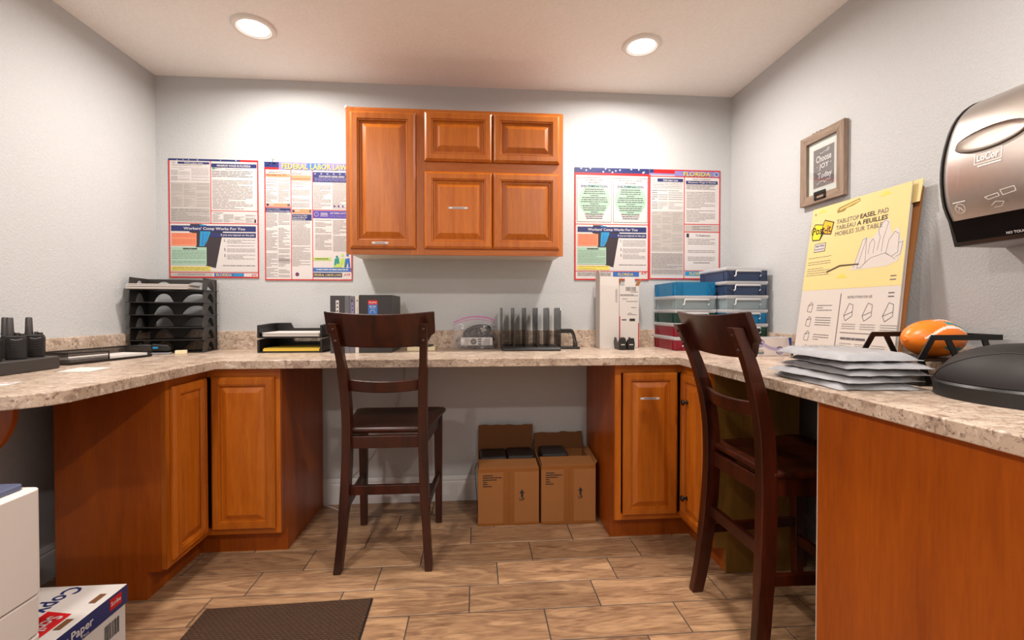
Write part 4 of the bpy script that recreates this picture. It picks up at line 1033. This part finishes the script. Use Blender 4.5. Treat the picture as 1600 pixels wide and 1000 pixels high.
pr.disc(.08, .070, .014, M_lg, 1, ru=.017); pr.rect(.066, .070, .094, .077, plain('picture_teal', (96, 118, 118), .5), 2); pr.rect(.05, .052, .056, .058, M_ye, 1)
pr.poly([(.220, 0), (.236, 0), (.236, .05), (.228, .05)], M_bprint, 1)
pr.build(t)
pr = Print((0, bd, bh + .0002), (1, 0, 0), (0, -1, 0)); pr.rect(.0, 0, .236, .085, M_pw, 1); pr.lines(.05, .035, .20, .075, 1, M_bprint, 2, .5, 0, .12); pr.build(t, 'printed_top', 'lettering')

# easel pad leaning on the wall
t = thing('easel_pad', 'large yellow and white tabletop easel pad leaning on the right wall', 'easel pad', (0, 0, 0))
A = Vector((1.462, 1.988, CT + .001)); Bp = Vector((1.462, 1.487, CT + .001)); TA = Vector((1.5465, 1.975, 1.597)); TB = Vector((1.5465, 1.500, 1.597))
def slab(a, b, c, d_, th, mb=None):
    """a bottom-left, b bottom-right, c top-right, d top-left as seen; th goes back"""
    n = (b - a).cross(d_ - a).normalized() * -th
    q = [a, b, c, d_]; mb = mb or MB()
    return mb.add([tuple(p) for p in q] + [tuple(p + n) for p in q], [(0, 1, 2, 3), (7, 6, 5, 4), (0, 4, 5, 1), (1, 5, 6, 2), (2, 6, 7, 3), (3, 7, 4, 0)])
M_padw = plain('pad_white', (204, 195, 188), 0.6, var=0.01); M_pady = plain('pad_yellow', (222, 198, 136), 0.6, var=0.01)
slab(A, Bp, TB, TA, 0.003).build('front_cover', M_padw, t)
off = Vector((0.0045, 0, 0))
slab(A + off, Bp + off + Vector((0.004, .0, 0)), TB + Vector((0.012, .01, -.02)), TA + Vector((0.010, 0, -.02)), 0.006).build('pages', M_paper, t)
# bowed cardboard back
rings = []
for k in range(9):
    u = k / 8; bow = 0.010 * math.sin(PI * u)
    y0, y1 = 1.985 - .01 * u, 1.483 + .004 * u
    x = 1.480 + (1.572 - 1.480) * u - bow * .3; z = CT + .001 + (1.575 - CT) * u
    rings.append([(x, y0, z), (x, y1, z), (x + .006, y1, z), (x + .006, y0, z)])
MB().loft(rings).build('cardboard_back', M_card, t)
slab(Vector((1.550, 1.53, 1.52)), Vector((1.550, 1.478, 1.52)), Vector((1.560, 1.474, 1.60)), Vector((1.560, 1.53, 1.60)), 0.002).build('page_tab', M_pady, t)
X = (Bp - A); Yd = (A - TA)
wu = X.length; hv = Yd.length
class Quad(Print):
    """print stretched over the (slightly keystoned) cover"""
    def P(s, u, v, l):
        u /= s.w; v /= s.h
        top = TA.lerp(TB, u); bot = A.lerp(Bp, u)
        return top.lerp(bot, v) + s.N * (l * s.lift)
pr = Quad(TA, X, Yd); pr.w, pr.h = 560, 820
# drawn in a 560 x 820 frame
U = lambda x: x
pr.rect(0, 0, 560, 446, M_pady, 1)
pr.poly([(40, 30), (70, 12), (100, 30)], M_ye, 2); pr.poly([(404, 30), (440, 8), (470, 30)], M_ye, 2); pr.poly([(216, 392), (250, 368), (282, 392)], M_ye, 2)
pr.text('6', 18, 24, 30, 38, M_ink, 2)
M_pit = plain('logo_yellow', (250, 222, 40), .5, var=.02); M_pit2 = plain('logo_orange', (250, 180, 40), .5, var=.02)
pr.poly([(8, 118), (30, 84), (84, 96), (94, 72), (160, 96), (148, 160), (96, 150), (78, 180), (24, 176)], M_ink, 2)
pr.poly([(14, 119), (34, 90), (84, 101), (80, 150), (72, 174), (28, 170)], M_pit, 3); pr.poly([(88, 104), (97, 79), (153, 99), (143, 153), (92, 143)], M_pit2, 3)
pr.text('Post-it', 20, 104, 144, 146, M_ink, 5, True)
pr.rect(46, 196, 122, 242, M_ink, 2); pr.rect(49, 199, 119, 239, M_padw, 3); pr.text('Super Sticky', 54, 204, 114, 217, M_navy, 4, True); pr.text('Repositionnable', 54, 222, 114, 233, M_navy, 4)
pr.text('TABLETOP', 176, 90, 308, 112, M_txtd, 3); pr.text('EASEL', 316, 90, 400, 112, M_ink, 3, True); pr.text('PAD', 410, 90, 462, 112, M_txtd, 3)
pr.text('TABLEAU', 176, 121, 292, 143, M_txtd, 3); pr.text('A FEUILLES', 302, 121, 462, 143, M_ink, 3, True); pr.text('MOBILES SUR TABLE', 176, 152, 440, 174, M_txtd, 3)
pr.lines(16, 270, 170, 376, 9, M_txtd, 2, .22, .3)
# the drawn meeting scene: white silhouette with thin outlines
sil = [(290, 360), (310, 340), (346, 214), (362, 206), (378, 220), (398, 216), (420, 190), (430, 160), (452, 140), (474, 150), (480, 180), (498, 220), (508, 190), (528, 200), (532, 240), (548, 250), (548, 300), (530, 340), (480, 356)]
pr.poly(sil, M_padw, 2)
for s_ in ([(310, 350), (346, 218), (366, 212), (372, 330), (350, 352), (330, 352), (366, 212)], [(384, 290), (386, 240), (400, 222), (412, 240), (408, 290)], [(428, 280), (436, 220), (424, 190), (434, 164), (452, 146), (470, 158), (462, 190), (452, 230), (450, 290)], [(472, 300), (480, 240), (506, 206), (526, 220), (528, 300), (500, 316), (472, 300)], [(528, 260), (546, 256), (540, 310), (520, 320)], [(360, 340), (400, 310), (470, 296), (520, 330)]):
    pr.stroke(s_, 1.5, M_txtd, 3)
pr.poly([(150, 352), (230, 326), (340, 330), (340, 336), (232, 334), (152, 360)], plain('pad_slot', (70, 56, 40), .7), 3)
pr.poly([(170, 42), (180, 28), (300, 8), (304, 22), (262, 36), (230, 38), (214, 52), (172, 54)], plain('pad_handle_hole', (150, 120, 60), .7), 3)
pr.poly([(182, 36), (298, 14), (302, 22), (190, 44)], plain('pad_handle_edge', (214, 186, 100), .6), 4)
pr.rect(258, 470, 262, 820, M_txtd, 2); pr.rect(280, 660, 530, 663, M_txtd, 2)
pr.text('INSTRUCTIONS FOR USE', 300, 484, 430, 496, M_txtd, 2)
for k in range(3):
    u = 290 + 100 * k; pr.stroke([(u, 580), (u + 24, 520), (u + 46, 528), (u + 46, 580), (u + 12, 604), (u, 580), (u + 46, 560)], 2.2, M_txtd, 2); pr.lines(u - 6, 618, u + 70, 650, 3, M_txt, 2, .3)
pr.lines(286, 684, 420, 702, 1, M_txtd, 2, .6, 0, .2)
for k in range(3): pr.lines(284 + 84 * k, 712, 350 + 84 * k, 770, 6, M_txt, 2, .3)
for k in range(4):
    v = 530 + 76 * k; pr.stroke([(60, v), (78, v - 20), (90, v - 8), (84, v + 34), (56, v + 30), (60, v), (90, v - 8)], 2.2, M_txtd, 2); pr.lines(118, v - 16, 216, v + 34, 4, M_txtd, 2, .25, .3)
for v in (400, 416, 474, 490): pr.lines(506, v, 534, v + 10, 1, M_txtd, 2, .5)
pr.build(t)

# framed sign on the right wall
t = thing('framed_sign', 'weathered wood picture frame with a Choose Joy Today print', 'picture frame', (XR - .001, 1.957, 1.632))
fw, fh, fr = 0.262, 0.325, 0.040
M_barn = wood('weathered_frame', (112, 92, 78), (164, 142, 124), axis='y', stretch=14, scale=3, rough=.8, coat=0)
M_barnz = wood('weathered_frame_upright', (112, 92, 78), (164, 142, 124), axis='z', stretch=14, scale=3, rough=.8, coat=0)
for a, b in (((-fw / 2, 0), (1, 1)), ):
    pass
def rail(pts, m): MB().prism(pts, 'x', -0.022, 0).build('frame_rail', m, t, bevel=0.0015)
h2 = fw / 2
rail([(-h2, 0), (h2, 0), (h2 - fr, fr), (-h2 + fr, fr)], M_barn); rail([(-h2, fh), (h2, fh), (h2 - fr, fh - fr), (-h2 + fr, fh - fr)], M_barn)
rail([(-h2, 0), (-h2 + fr, fr), (-h2 + fr, fh - fr), (-h2, fh)], M_barnz); rail([(h2, 0), (h2 - fr, fr), (h2 - fr, fh - fr), (h2, fh)], M_barnz)
MB().box(-0.008, -h2 + fr, fr, -0.002, h2 - fr, fh - fr).build('mat_board', plain('mat_board', (196, 204, 198), .7, var=.02), t)
pr = Print((-0.0082, h2 - fr, fh - fr), (0, -1, 0), (0, 0, -1), (fw - 2 * fr) / 285, (fh - 2 * fr) / 490)
M_chalk = plain('chalkboard_grey', (94, 86, 84), .7)
pr.rect(42, 62, 250, 436, M_padw, 1); pr.rect(50, 74, 242, 428, M_chalk, 2)
pr.stroke([(110, 118), (130, 124), (160, 112), (180, 122), (200, 104), (190, 92), (178, 104), (190, 120)], 4, M_pw, 3)
pr.text('Choose', 76, 138, 218, 200, M_pw, 4, True); pr.text('JOY', 106, 216, 196, 276, M_pw, 4, True); pr.text('*', 82, 232, 96, 250, M_pw, 4, True); pr.text('*', 206, 226, 220, 244, M_pw, 4, True)
pr.text('Today', 92, 300, 224, 366, M_pw, 4, True)
pr.stroke([(84, 398), (120, 376), (150, 380), (160, 396), (172, 380), (184, 372), (196, 384), (214, 374)], 4, M_pw, 3)
pr.build(t)
MB().box(-0.014, -h2 + fr, fr, -0.012, h2 - fr, fh - fr).build('glass_pane', M_glass, t)
for k in range(3): MB().box(-0.016, 0.005 + 0.022 * k, fh, -0.006, 0.017 + 0.022 * k, fh + .005).build('hanger_bump', M_black, t)
b = MB(); b.box(-0.026, -0.035, 0.012, -0.022, 0.035, 0.02).box(-0.026, -0.035, 0.012, -0.022, -0.022, 0.05).box(-0.026, 0.022, 0.012, -0.022, 0.035, 0.05).box(-0.028, -0.035, 0.034, -0.022, 0.035, 0.05)
part(b.build('metal_clip', M_black2, t, bevel=0.002), 'small dark metal clip on the lower rail')

# paper towel dispenser
t = thing('towel_dispenser', 'brushed steel automatic paper towel dispenser on the right wall', 'dispenser', (XR - .001, 1.245, 1.325))
prof = spline([(a, 0, b) for a, b in ((0.0, 0.440), (-0.06, 0.437), (-0.125, 0.418), (-0.172, 0.378), (-0.200, 0.325), (-0.2195, 0.25), (-0.2225, 0.18), (-0.212, 0.115), (-0.192, 0.072))], 4)
Wd = 0.335
def sec(y, ins, e=0.0): return [(p.x * (1 - ins) , y, p.z - (0.30 * ins * (p.z - .2))) for p in prof] + [(0, y, 0.072)]
MB().loft([sec(-0.010, .05), sec(-0.016, .012), sec(-0.03, 0), sec(-Wd + .03, 0), sec(-Wd + .016, .012), sec(-Wd + .01, .05)]).build('steel_cover', M_steel, t, smooth=50)
def sec2(y, s): return [(p.x * s, y, p.z * 1.0 + .002) for p in prof[::2]] + [(-0.165, y, 0.0), (0, y, 0.0)]
MB().loft([sec2(0.0, .97), sec2(-0.010, .995), sec2(-0.0105, .93)]).build('side_shell', M_black, t, smooth=50)
MB().loft([sec2(-Wd + .0105, .93), sec2(-Wd + .01, .995), sec2(-Wd, .97)]).build('side_shell', M_black, t, smooth=50)
M_dkg = plain('smoked_window', (22, 20, 20), 0.08, var=0)
MB().prism([(-0.188, 0.0718), (0, 0.0718), (0, 0.002), (-0.163, 0.002)], 'y', -Wd + .0115, -0.0115).build('window_band', M_dkg, t)
MB().box(-0.160, -Wd + .012, -0.002, -0.01, -0.012, 0.0018).build('bottom_tray', M_lgrey, t)
MB().prism([(-0.178, 0.010), (-0.1665, 0.0015), (-0.155, 0.0015), (-0.165, 0.012)], 'y', -Wd + .012, -0.012).build('lower_lip', M_black, t)
# print and oval grip follow the cover
ps = sorted([(p.z, p.x) for p in prof])
def cx(z):
    for (a, xa), (b, xb) in zip(ps[:-1], ps[1:]):
        if a <= z <= b: return xa + (xb - xa) * (z - a) / max(b - a, 1e-6)
    return ps[0][1]
class Curve(Print):
    def P(s, u, v, l): return Vector((cx(s.zt - v) - .0004 - l * s.lift, -u, s.zt - v))
pr = Curve((0, 0, 0), (0, -1, 0), (0, 0, -1)); pr.zt = 0.44
M_etch = plain('pale_etching', (252, 248, 244), .9)
pr.text('LoCor', .106, .205, .158, .224, M_etch, 2, True)
for a in ([(.100, .200), (.164, .200)], [(.164, .200), (.164, .230)], [(.164, .230), (.100, .230)], [(.100, .230), (.100, .200)]):
    pr.stroke(a, .0016, M_etch, 2)
pr.lines(.108, .235, .164, .241, 1, M_etch, 2, .55, 0, .1)
pr.ring(.052, .338, .013, .0012, M_etch, 2); pr.stroke([(.043, .329), (.061, .347)], .0014, M_etch, 2); pr.stroke([(.047, .344), (.050, .334), (.056, .338), (.054, .346)], .001, M_etch, 2); pr.lines(.036, .319, .070, .322, 1, M_etch, 2, .8, 0)
for a in ([(.118, .322), (.150, .318), (.152, .326), (.126, .330), (.118, .322)], [(.156, .312), (.188, .310), (.190, .322), (.160, .326), (.156, .312)], [(.128, .346), (.140, .338), (.158, .342), (.150, .352), (.132, .352)]): pr.stroke(a, .0012, M_etch, 2)
pr.build(t, 'etched_marks', 'lettering')
pr = Print((-0.1712 - .004, -0.09, 0.022), (0, -1, 0), (0.25, 0, -1)); pr.text('NO TOUCH - PLACE HAND BELOW', .05, 0, .20, .007, M_pw, 2, True); pr.build(t, 'x', 'window_lettering')
# oval grip: dished ellipse with a fine dark rim
oy, oz, ra, rb = -0.128, 0.277, 0.084, 0.031
n = 40; rings = []
for s_, dd in ((1.03, 0.000), (1.03, 0.0035), (1.0, 0.0060), (0.96, 0.0045), (0.75, 0.0018), (0.4, 0.0008), (0.02, 0.0006)):
    rings.append([(cx(oz + rb * s_ * math.sin(2 * PI * k / n)) - dd, oy + ra * s_ * math.cos(2 * PI * k / n), oz + rb * s_ * math.sin(2 * PI * k / n)) for k in range(n)])
MB().loft(rings).build('grip_recess', brushed('shaded_grip_steel', (158, 148, 140)), t, smooth=70)  # darker steel paints in the shade of a deeper recess
MB().tube([(cx(oz + rb * 1.04 * math.sin(2 * PI * k / n)) - .0008, oy + ra * 1.04 * math.cos(2 * PI * k / n), oz + rb * 1.04 * math.sin(2 * PI * k / n)) for k in range(n)], .0012, 6, closed=True).build('grip_rim', M_black, t, smooth=60)

# stack of poly-bagged laundry bags
M_gcloth = plain('grey_fabric_in_bag', (122, 121, 126), 0.6, var=0.12, nscale=25, bump=0.3)
M_poly = plain('clear_poly_film', (222, 222, 226), 0.15, alpha=0.38, var=0.08, nscale=22, bump=1.0)
def poly_bag(label, x, y, z, w, d, h, rz, seed, letter=None):
    t = thing('poly_bag', label, 'packet', (x, y, z), rz, group='poly-bagged grey laundry bags')
    rnd = random.Random(seed)
    def pillow(w, d, h, flange, p, wr, z0=0.0):
        nx, ny = 22, 26; mb = MB(); vs = []
        for side in (1, 0):
            for j in range(ny + 1):
                for i in range(nx + 1):
                    u = -1 + 2 * i / nx; v = -1 + 2 * j / ny
                    uu = max(0, abs(u) - flange) / (1 - flange) if flange else abs(u)
                    e = max(0.0, (1 - min(1, abs(u) / (1 - flange)) ** p)) * max(0.0, (1 - min(1, abs(v) / (1 - flange)) ** p))
                    cr = abs(math.sin(5.3 * u + 4.1 * v + seed)) + abs(math.sin(9.7 * v - 4.3 * u + 2 * seed)) * .7 + abs(math.sin(13 * u - 8 * v + seed * 3)) * .4
                    wz = (cr - 1.2) * wr * (0.5 + e)
                    edge = max(abs(u), abs(v)); wz -= 0.10 * h * max(0.0, (edge - .93) / .07) * (1 if side else 0)
                    ex = 1 + 0.02 * math.sin(9 * v + seed) * (abs(u) > .95); ey = 1 + 0.02 * math.sin(8 * u + seed) * (abs(v) > .95)
                    zz = h * 0.20 + (h * 0.79 * e ** .6 + wz if side else -h * 0.20 * e ** .5) + (0.0006 if side else 0)
                    if not side: zz = max(zz, 0.0)
                    vs.append((u * w / 2 * ex, v * d / 2 * ey, z0 + zz))
        n1 = (nx + 1) * (ny + 1); fs = []
        for j in range(ny):
            for i in range(nx):
                a = j * (nx + 1) + i; q = (a, a + 1, a + nx + 2, a + nx + 1); fs.append(q); fs.append(tuple(n1 + k for k in q[::-1]))
        for i in range(nx): fs.append((i + 1, i, n1 + i, n1 + i + 1)); a = ny * (nx + 1) + i; fs.append((a, a + 1, n1 + a + 1, n1 + a))
        for j in range(ny): a = j * (nx + 1); fs.append((a, a + nx + 1, n1 + a + nx + 1, n1 + a)); a += nx; fs.append((a + nx + 1, a, n1 + a, n1 + a + nx + 1))
        return mb.add(vs, fs)
    pillow(w * .95, d * .95, h * .94, 0.0, 9, 0.0010, h * .01).build('folded_fabric', M_gcloth, t, smooth=60)
    pillow(w, d, h, 0.04, 9, 0.0020).build('film_wrapper', M_poly, t, smooth=35)
    if letter:
        pr = Print((-w / 2, d / 2, h * .99 + .0042), (1, 0, 0), (0, -1, 0)); letter(pr); pr.build(t)
    return t
def lett(pr):
    pr.text('Laundry', .040, .080, .128, .112, M_ink, 1, True); pr.poly([(.136, .092), (.144, .080), (.158, .082), (.152, .098)], M_ink, 1); pr.lines(.160, .084, .200, .094, 1, M_txtd, 1, .6, 0)
bz = Z0
for k, (x, y, w, d, h, rz, lab) in enumerate(((1.128, 1.330, 0.232, 0.335, 0.0185, -0.09, 'bottom grey poly-bagged packet of the stack'), (1.120, 1.326, 0.236, 0.330, 0.0185, 0.07, 'second grey poly-bagged packet from the bottom of the stack'),
        (1.142, 1.316, 0.236, 0.320, 0.0185, -0.03, 'middle grey poly-bagged packet of the stack'), (1.150, 1.300, 0.236, 0.300, 0.0185, -0.14, 'second grey poly-bagged packet from the top of the stack'), (1.126, 1.318, 0.226, 0.310, 0.026, -0.05, 'topmost grey poly-bagged packet with black laundry lettering'))):
    poly_bag(lab, x, y, bz, w, d, h, rz, 3 + 2 * k, lett if k == 4 else None); bz += h + 0.0012

# black desk rack with a ball in it
t = thing('desk_rack', 'black open-sided desk rack holding the orange ball', 'rack', (0, 0, Z0))
x0, x1, y0, y1 = 1.292, 1.555, 1.225, 1.425
MB().box(x0, y0, 0, x1, y1, 0.004).build('lower_tray', M_black2, t); MB().box(x0, y0, 0.072, x1, y1, 0.075).build('upper_tray', M_black2, t)
for y in (y0, y1):
    MB().box(x0 + .035, y - .002, 0.134, x1, y + .002, 0.150).build('top_rail', M_black2, t)
    for a, b in (((x0, .075), (x0 + .04, .142)), ((x0 + .085, .142), (x0 + .120, .076)), ((x0 + .085, .072), (x0 + .12, .004)), ((x1 - .06, .142), (x1 - .035, .076)), ((x1 - .06, .072), (x1 - .035, .004)), ((x0 + .005, .072), (x0 + .03, .004))):
        dx, dz = b[0] - a[0], b[1] - a[1]; L = math.hypot(dx, dz); nx, nz = dz / L * .009, -dx / L * .009
        MB().prism([(a[0] + nx, a[1] + nz), (b[0] + nx, b[1] + nz), (b[0] - nx, b[1] - nz), (a[0] - nx, a[1] - nz)], 'y', y - .0018, y + .0018).build('side_strut', M_black2, t)
MB().box(x1 - .003, y0 + .002, 0.134, x1, y1 - .002, 0.150).build('end_rail', M_black2, t)
# football
t = thing('toy_football', 'orange toy football with teal and white swooshes', 'ball', (1.436, 1.318, Z0 + 0.0755 + 0.0585), 0.12)
def foot(nx=120, ns=96):
    rings = []
    for i in range(nx + 1):
        u = -1 + 2 * i / nx; r = 0.0585 * max(0.03, (1 - abs(u) ** 2.2)) ** 0.62
        rings.append([(u * 0.112, r * math.cos(2 * PI * k / ns), r * math.sin(2 * PI * k / ns)) for k in range(ns)])
    return rings
mb = MB().loft(foot())
me_or = plain('orange_rubber', (240, 124, 30), 0.35, var=0.03, bump=0.1, nscale=300); me_te = plain('teal_rubber', (24, 140, 140), 0.35); me_wh = plain('white_rubber', (236, 226, 214), 0.4)
o = mb.build('ball_skin', [me_or, me_te, me_wh], t, smooth=60)
for p in o.data.polygons:
    c = p.center; a = math.degrees(math.atan2(c.z, -c.y)); u = c.x / 0.112
    top = 52 - 26 * u * u + 16 * u
    if 0.0 < u < .86 and abs(a - (58 - 62 * u * u)) < 8: p.material_index = 1
    elif -0.75 < u < .62 and abs(a - (40 - 55 * (u - .05) ** 2)) < 4.5: p.material_index = 2
    elif -0.25 < u < .8 and abs(a + 30 + 16 * u) < 7 * (1 - abs(u - .2)): p.material_index = 1
    elif u > 0.88: p.material_index = 1
pts = [(-0.02 + 0.012 * k, -0.0585 * math.cos(math.radians(78)) , 0.0588 * math.sin(math.radians(80)) - .0006 * (k - 2) ** 2) for k in range(6)]
b = MB()
for p in pts: b.beam((p[0], p[1] - .006, p[2]), (p[0] + .003, p[1] + .006, p[2] + .0005), .003, .002)
b.build('laces', me_wh, t)
# domed swing lid of a waste bin
t = thing('bin_lid', 'black domed swing lid of a waste bin lying on the near right counter', 'lid', (1.374, 1.008, Z0))
R = 0.187
MB().lathe([(R - .012, 0), (R, 0.0), (R + .001, 0.034), (R - .004, 0.040), (R - .010, 0.041), (R - .016, 0.036)], 64).build('rim', M_black, t, smooth=40)
M_dome = plain('matte_black_dome', (22, 17, 16), 0.62, bump=0.1, nscale=400)
rings = []
for k in range(13):
    a = PI / 2 * k / 12; rings.append([((R - .010) * math.cos(a) ** .85 * math.cos(q) if k < 12 else .001 * math.cos(q), (R - .010) * math.cos(a) ** .85 * math.sin(q) if k < 12 else .001 * math.sin(q), 0.040 + 0.100 * math.sin(a)) for q in [2 * PI * j / 64 for j in range(64)]])
MB().loft(rings).build('dome', M_dome, t, smooth=60)
# flap seam: a raised shell whose arched edge runs over the dome
def domept(az, el, off): 
    rr = (R - .010) * max(math.cos(el), 1e-4) ** .85
    return ((rr + off * math.cos(el)) * math.cos(az), (rr + off * math.cos(el)) * math.sin(az), 0.040 + (0.100 + off) * math.sin(el))
rings = []
NA = 48
for i in range(NA + 1):
    az = math.radians(134) + math.radians(135) * i / NA
    s_ = i / NA
    lim = math.radians(4) + math.radians(46) * max(0, math.sin(PI * s_)) ** 1.1
    rings.append([domept(az, math.radians(1) + (lim - math.radians(1)) * k / 10, 0.006) for k in range(11)] + [domept(az, lim, -0.001)])
MB().loft(rings, cap=False, closed=False).build('swing_flap', M_dome, t, smooth=45)
MB().tube([r[10] for r in rings], 0.0021, 6).build('flap_seam', M_ink, t, smooth=60)

# ================================================================ LEFT COUNTER
# charging base and two-way radios
t = thing('radio_charger', 'long black charging base at the left end of the counter', 'charger', (-1.680, 1.660, Z0))
rbox(MB(), -0.080, -0.235, 0.085, 0.222, 0, 0.047, 0.022).build('base', M_dgrey, t, bevel=0.005, smooth=40)
def radio(label, x, y, rz):
    t = thing('two_way_radio', label, 'radio', (x, y, Z0 + 0.0475), rz, group='two-way radios standing in the charger')
    MB().prism([(-0.026, 0), (0.026, 0), (0.027, 0.072), (0.022, 0.084), (-0.022, 0.084), (-0.027, 0.072)], 'y', -0.014, 0.014).build('case', M_black, t, bevel=0.003)
    for k in range(5):
        b = MB(); z = 0.072 - 0.009 * k
        b.beam((-0.010, -0.0148, z), (0.004, -0.0148, z - .004), .0015, .0022); b.beam((0.004, -0.0148, z - .004), (0.020, -0.0148, z + .001), .0015, .0022)
        b.build('speaker_grille', M_lgrey if k == 0 else M_dgrey, t)
    MB().lathe([(0.012, 0.082), (0.012, 0.09), (0.0112, 0.094), (0.0094, 0.146), (0.007, 0.149), (0.0005, 0.149)], 16).build('antenna', M_dgrey, t, (-0.015, 0, 0), smooth=40)
    for q, hgt in ((0.004, .094), (0.016, .091)): MB().lathe([(0.006, 0.083), (0.006, hgt), (0.0005, hgt)], 12).build('knob', M_dgrey, t, (q, 0, 0), smooth=40)
    MB().box(-0.0285, -0.010, 0.020, -0.0268, 0.008, 0.066).build('side_button', M_ink, t)
    return t
radio('two-way radio nearest the wire tray in the charger', -1.655, 1.838, 0.55)
radio('second two-way radio from the wire tray, in the front row of the charger', -1.640, 1.752, 0.55)
radio('two-way radio in the rear row of the charger, mostly hidden', -1.712, 1.812, 0.55)
radio('two-way radio cut by the left picture edge', -1.640, 1.664, 0.55)
# wire mesh tray with papers
t = thing('wire_tray', 'black wire mesh letter tray beside the radio charger', 'tray', (-1.672, 2.150, Z0), -0.23)
M_mesh = stripes('wire_mesh', (70, 62, 58), (0, 0, 0), 0.22, 420)
tw, td, th = 0.150, 0.36, 0.048
MB().box(-tw / 2, -td / 2, 0.001, tw / 2, td / 2, 0.002).build('mesh_floor', M_mesh, t)
MB().box(-tw / 2, -td / 2, 0.002, -tw / 2 + .001, td / 2, th).build('mesh_side', M_mesh, t)
for y in (-td / 2, td / 2 - .001): MB().box(-tw / 2 + .001, y, 0.002, tw / 2, y + .001, th).build('mesh_side', M_mesh, t)
MB().box(tw / 2 - .001, -td / 2 + .001, 0.002, tw / 2, -0.02, th * .6).build('mesh_side', M_mesh, t)
MB().tube([(tw / 2, td / 2, .006), (tw / 2, -td / 2, .006)], .004, 8).build('front_wire', M_black2, t)
MB().tube([(tw / 2, td / 2, th * .5), (tw / 2, td / 2, th), (-tw / 2, td / 2, th), (-tw / 2, -td / 2, th), (tw / 2, -td / 2, th), (tw / 2, -0.02, th * .9), (tw / 2, -0.02, .006)], .0032, 8).build('rim_wire', M_black2, t)
sheet_stack('paper_pile', 'white papers lying in the wire mesh tray', 'papers', (-1.672, 2.150, Z0 + .0025), -0.23, 0.136, 0.33, 0.018, M_paper, 4, 0.003)
# stapler with sticky notes beside it
t = thing('desk_stapler', 'grey and black desk stapler with a blue sticker behind the wire tray', 'stapler', (-1.645, 2.402, Z0), 0.35)
MB().prism([(-0.11, 0), (0.10, 0), (0.10, 0.008), (-0.11, 0.012)], 'y', -0.022, 0.022).build('base', M_lgrey, t, bevel=0.003)
MB().prism([(-0.105, 0.014), (0.02, 0.014), (0.025, 0.046), (0.0, 0.052), (-0.09, 0.046), (-0.108, 0.032)], 'y', -0.020, 0.020).build('rear_body', M_dgrey, t, bevel=0.006, bseg=3)
MB().prism([(0.02, 0.020), (0.095, 0.016), (0.100, 0.030), (0.092, 0.046), (0.025, 0.054)], 'y', -0.018, 0.018).build('head', M_black, t, bevel=0.004)
MB().prism([(0.028, 0.030), (0.048, 0.030), (0.052, 0.038), (0.030, 0.040)], 'y', -0.0186, -0.018).build('blue_sticker', M_cy, t)
tag(MB().box(-0.025, -0.025, 0, 0.025, 0.025, 0.016).build('sticky_notes', M_cream, None, (-1.512, 2.452, Z0), (0, 0, 0.5), bevel=0.001), 'small cream sticky note pad beside the stapler', 'notepad')
# loose paper slips
t = thing('paper_slip', 'small white paper slip lying in front of the wire tray', 'paper', (-1.455, 1.815, Z0), 0.02)
MB().add([(-0.055, -0.065, 0), (0.055, -0.062, 0), (0.042, 0.064, 0.0), (-0.07, 0.068, 0), (-0.03, 0.0, 0.008), (0.0, .0, .009)], [(0, 1, 5, 4), (1, 2, 5), (2, 3, 4, 5), (3, 0, 4)]).build('sheet', M_paper, t)
pr = Print((-0.05, 0.06, 0.0105), (1, 0, 0), (0, -1, 0)); pr.build(t)
t = thing('receipt', 'white slip with red print at the left counter end', 'paper', (-1.49, 1.455, Z0), 0.3)
MB().box(-0.10, -0.04, 0, 0.10, 0.04, 0.0006).build('sheet', M_paper, t)
pr = Print((-0.10, 0.04, 0.0008), (1, 0, 0), (0, -1, 0)); pr.lines(.01, .02, .19, .03, 1, M_red, 1, .8, 0); pr.build(t)
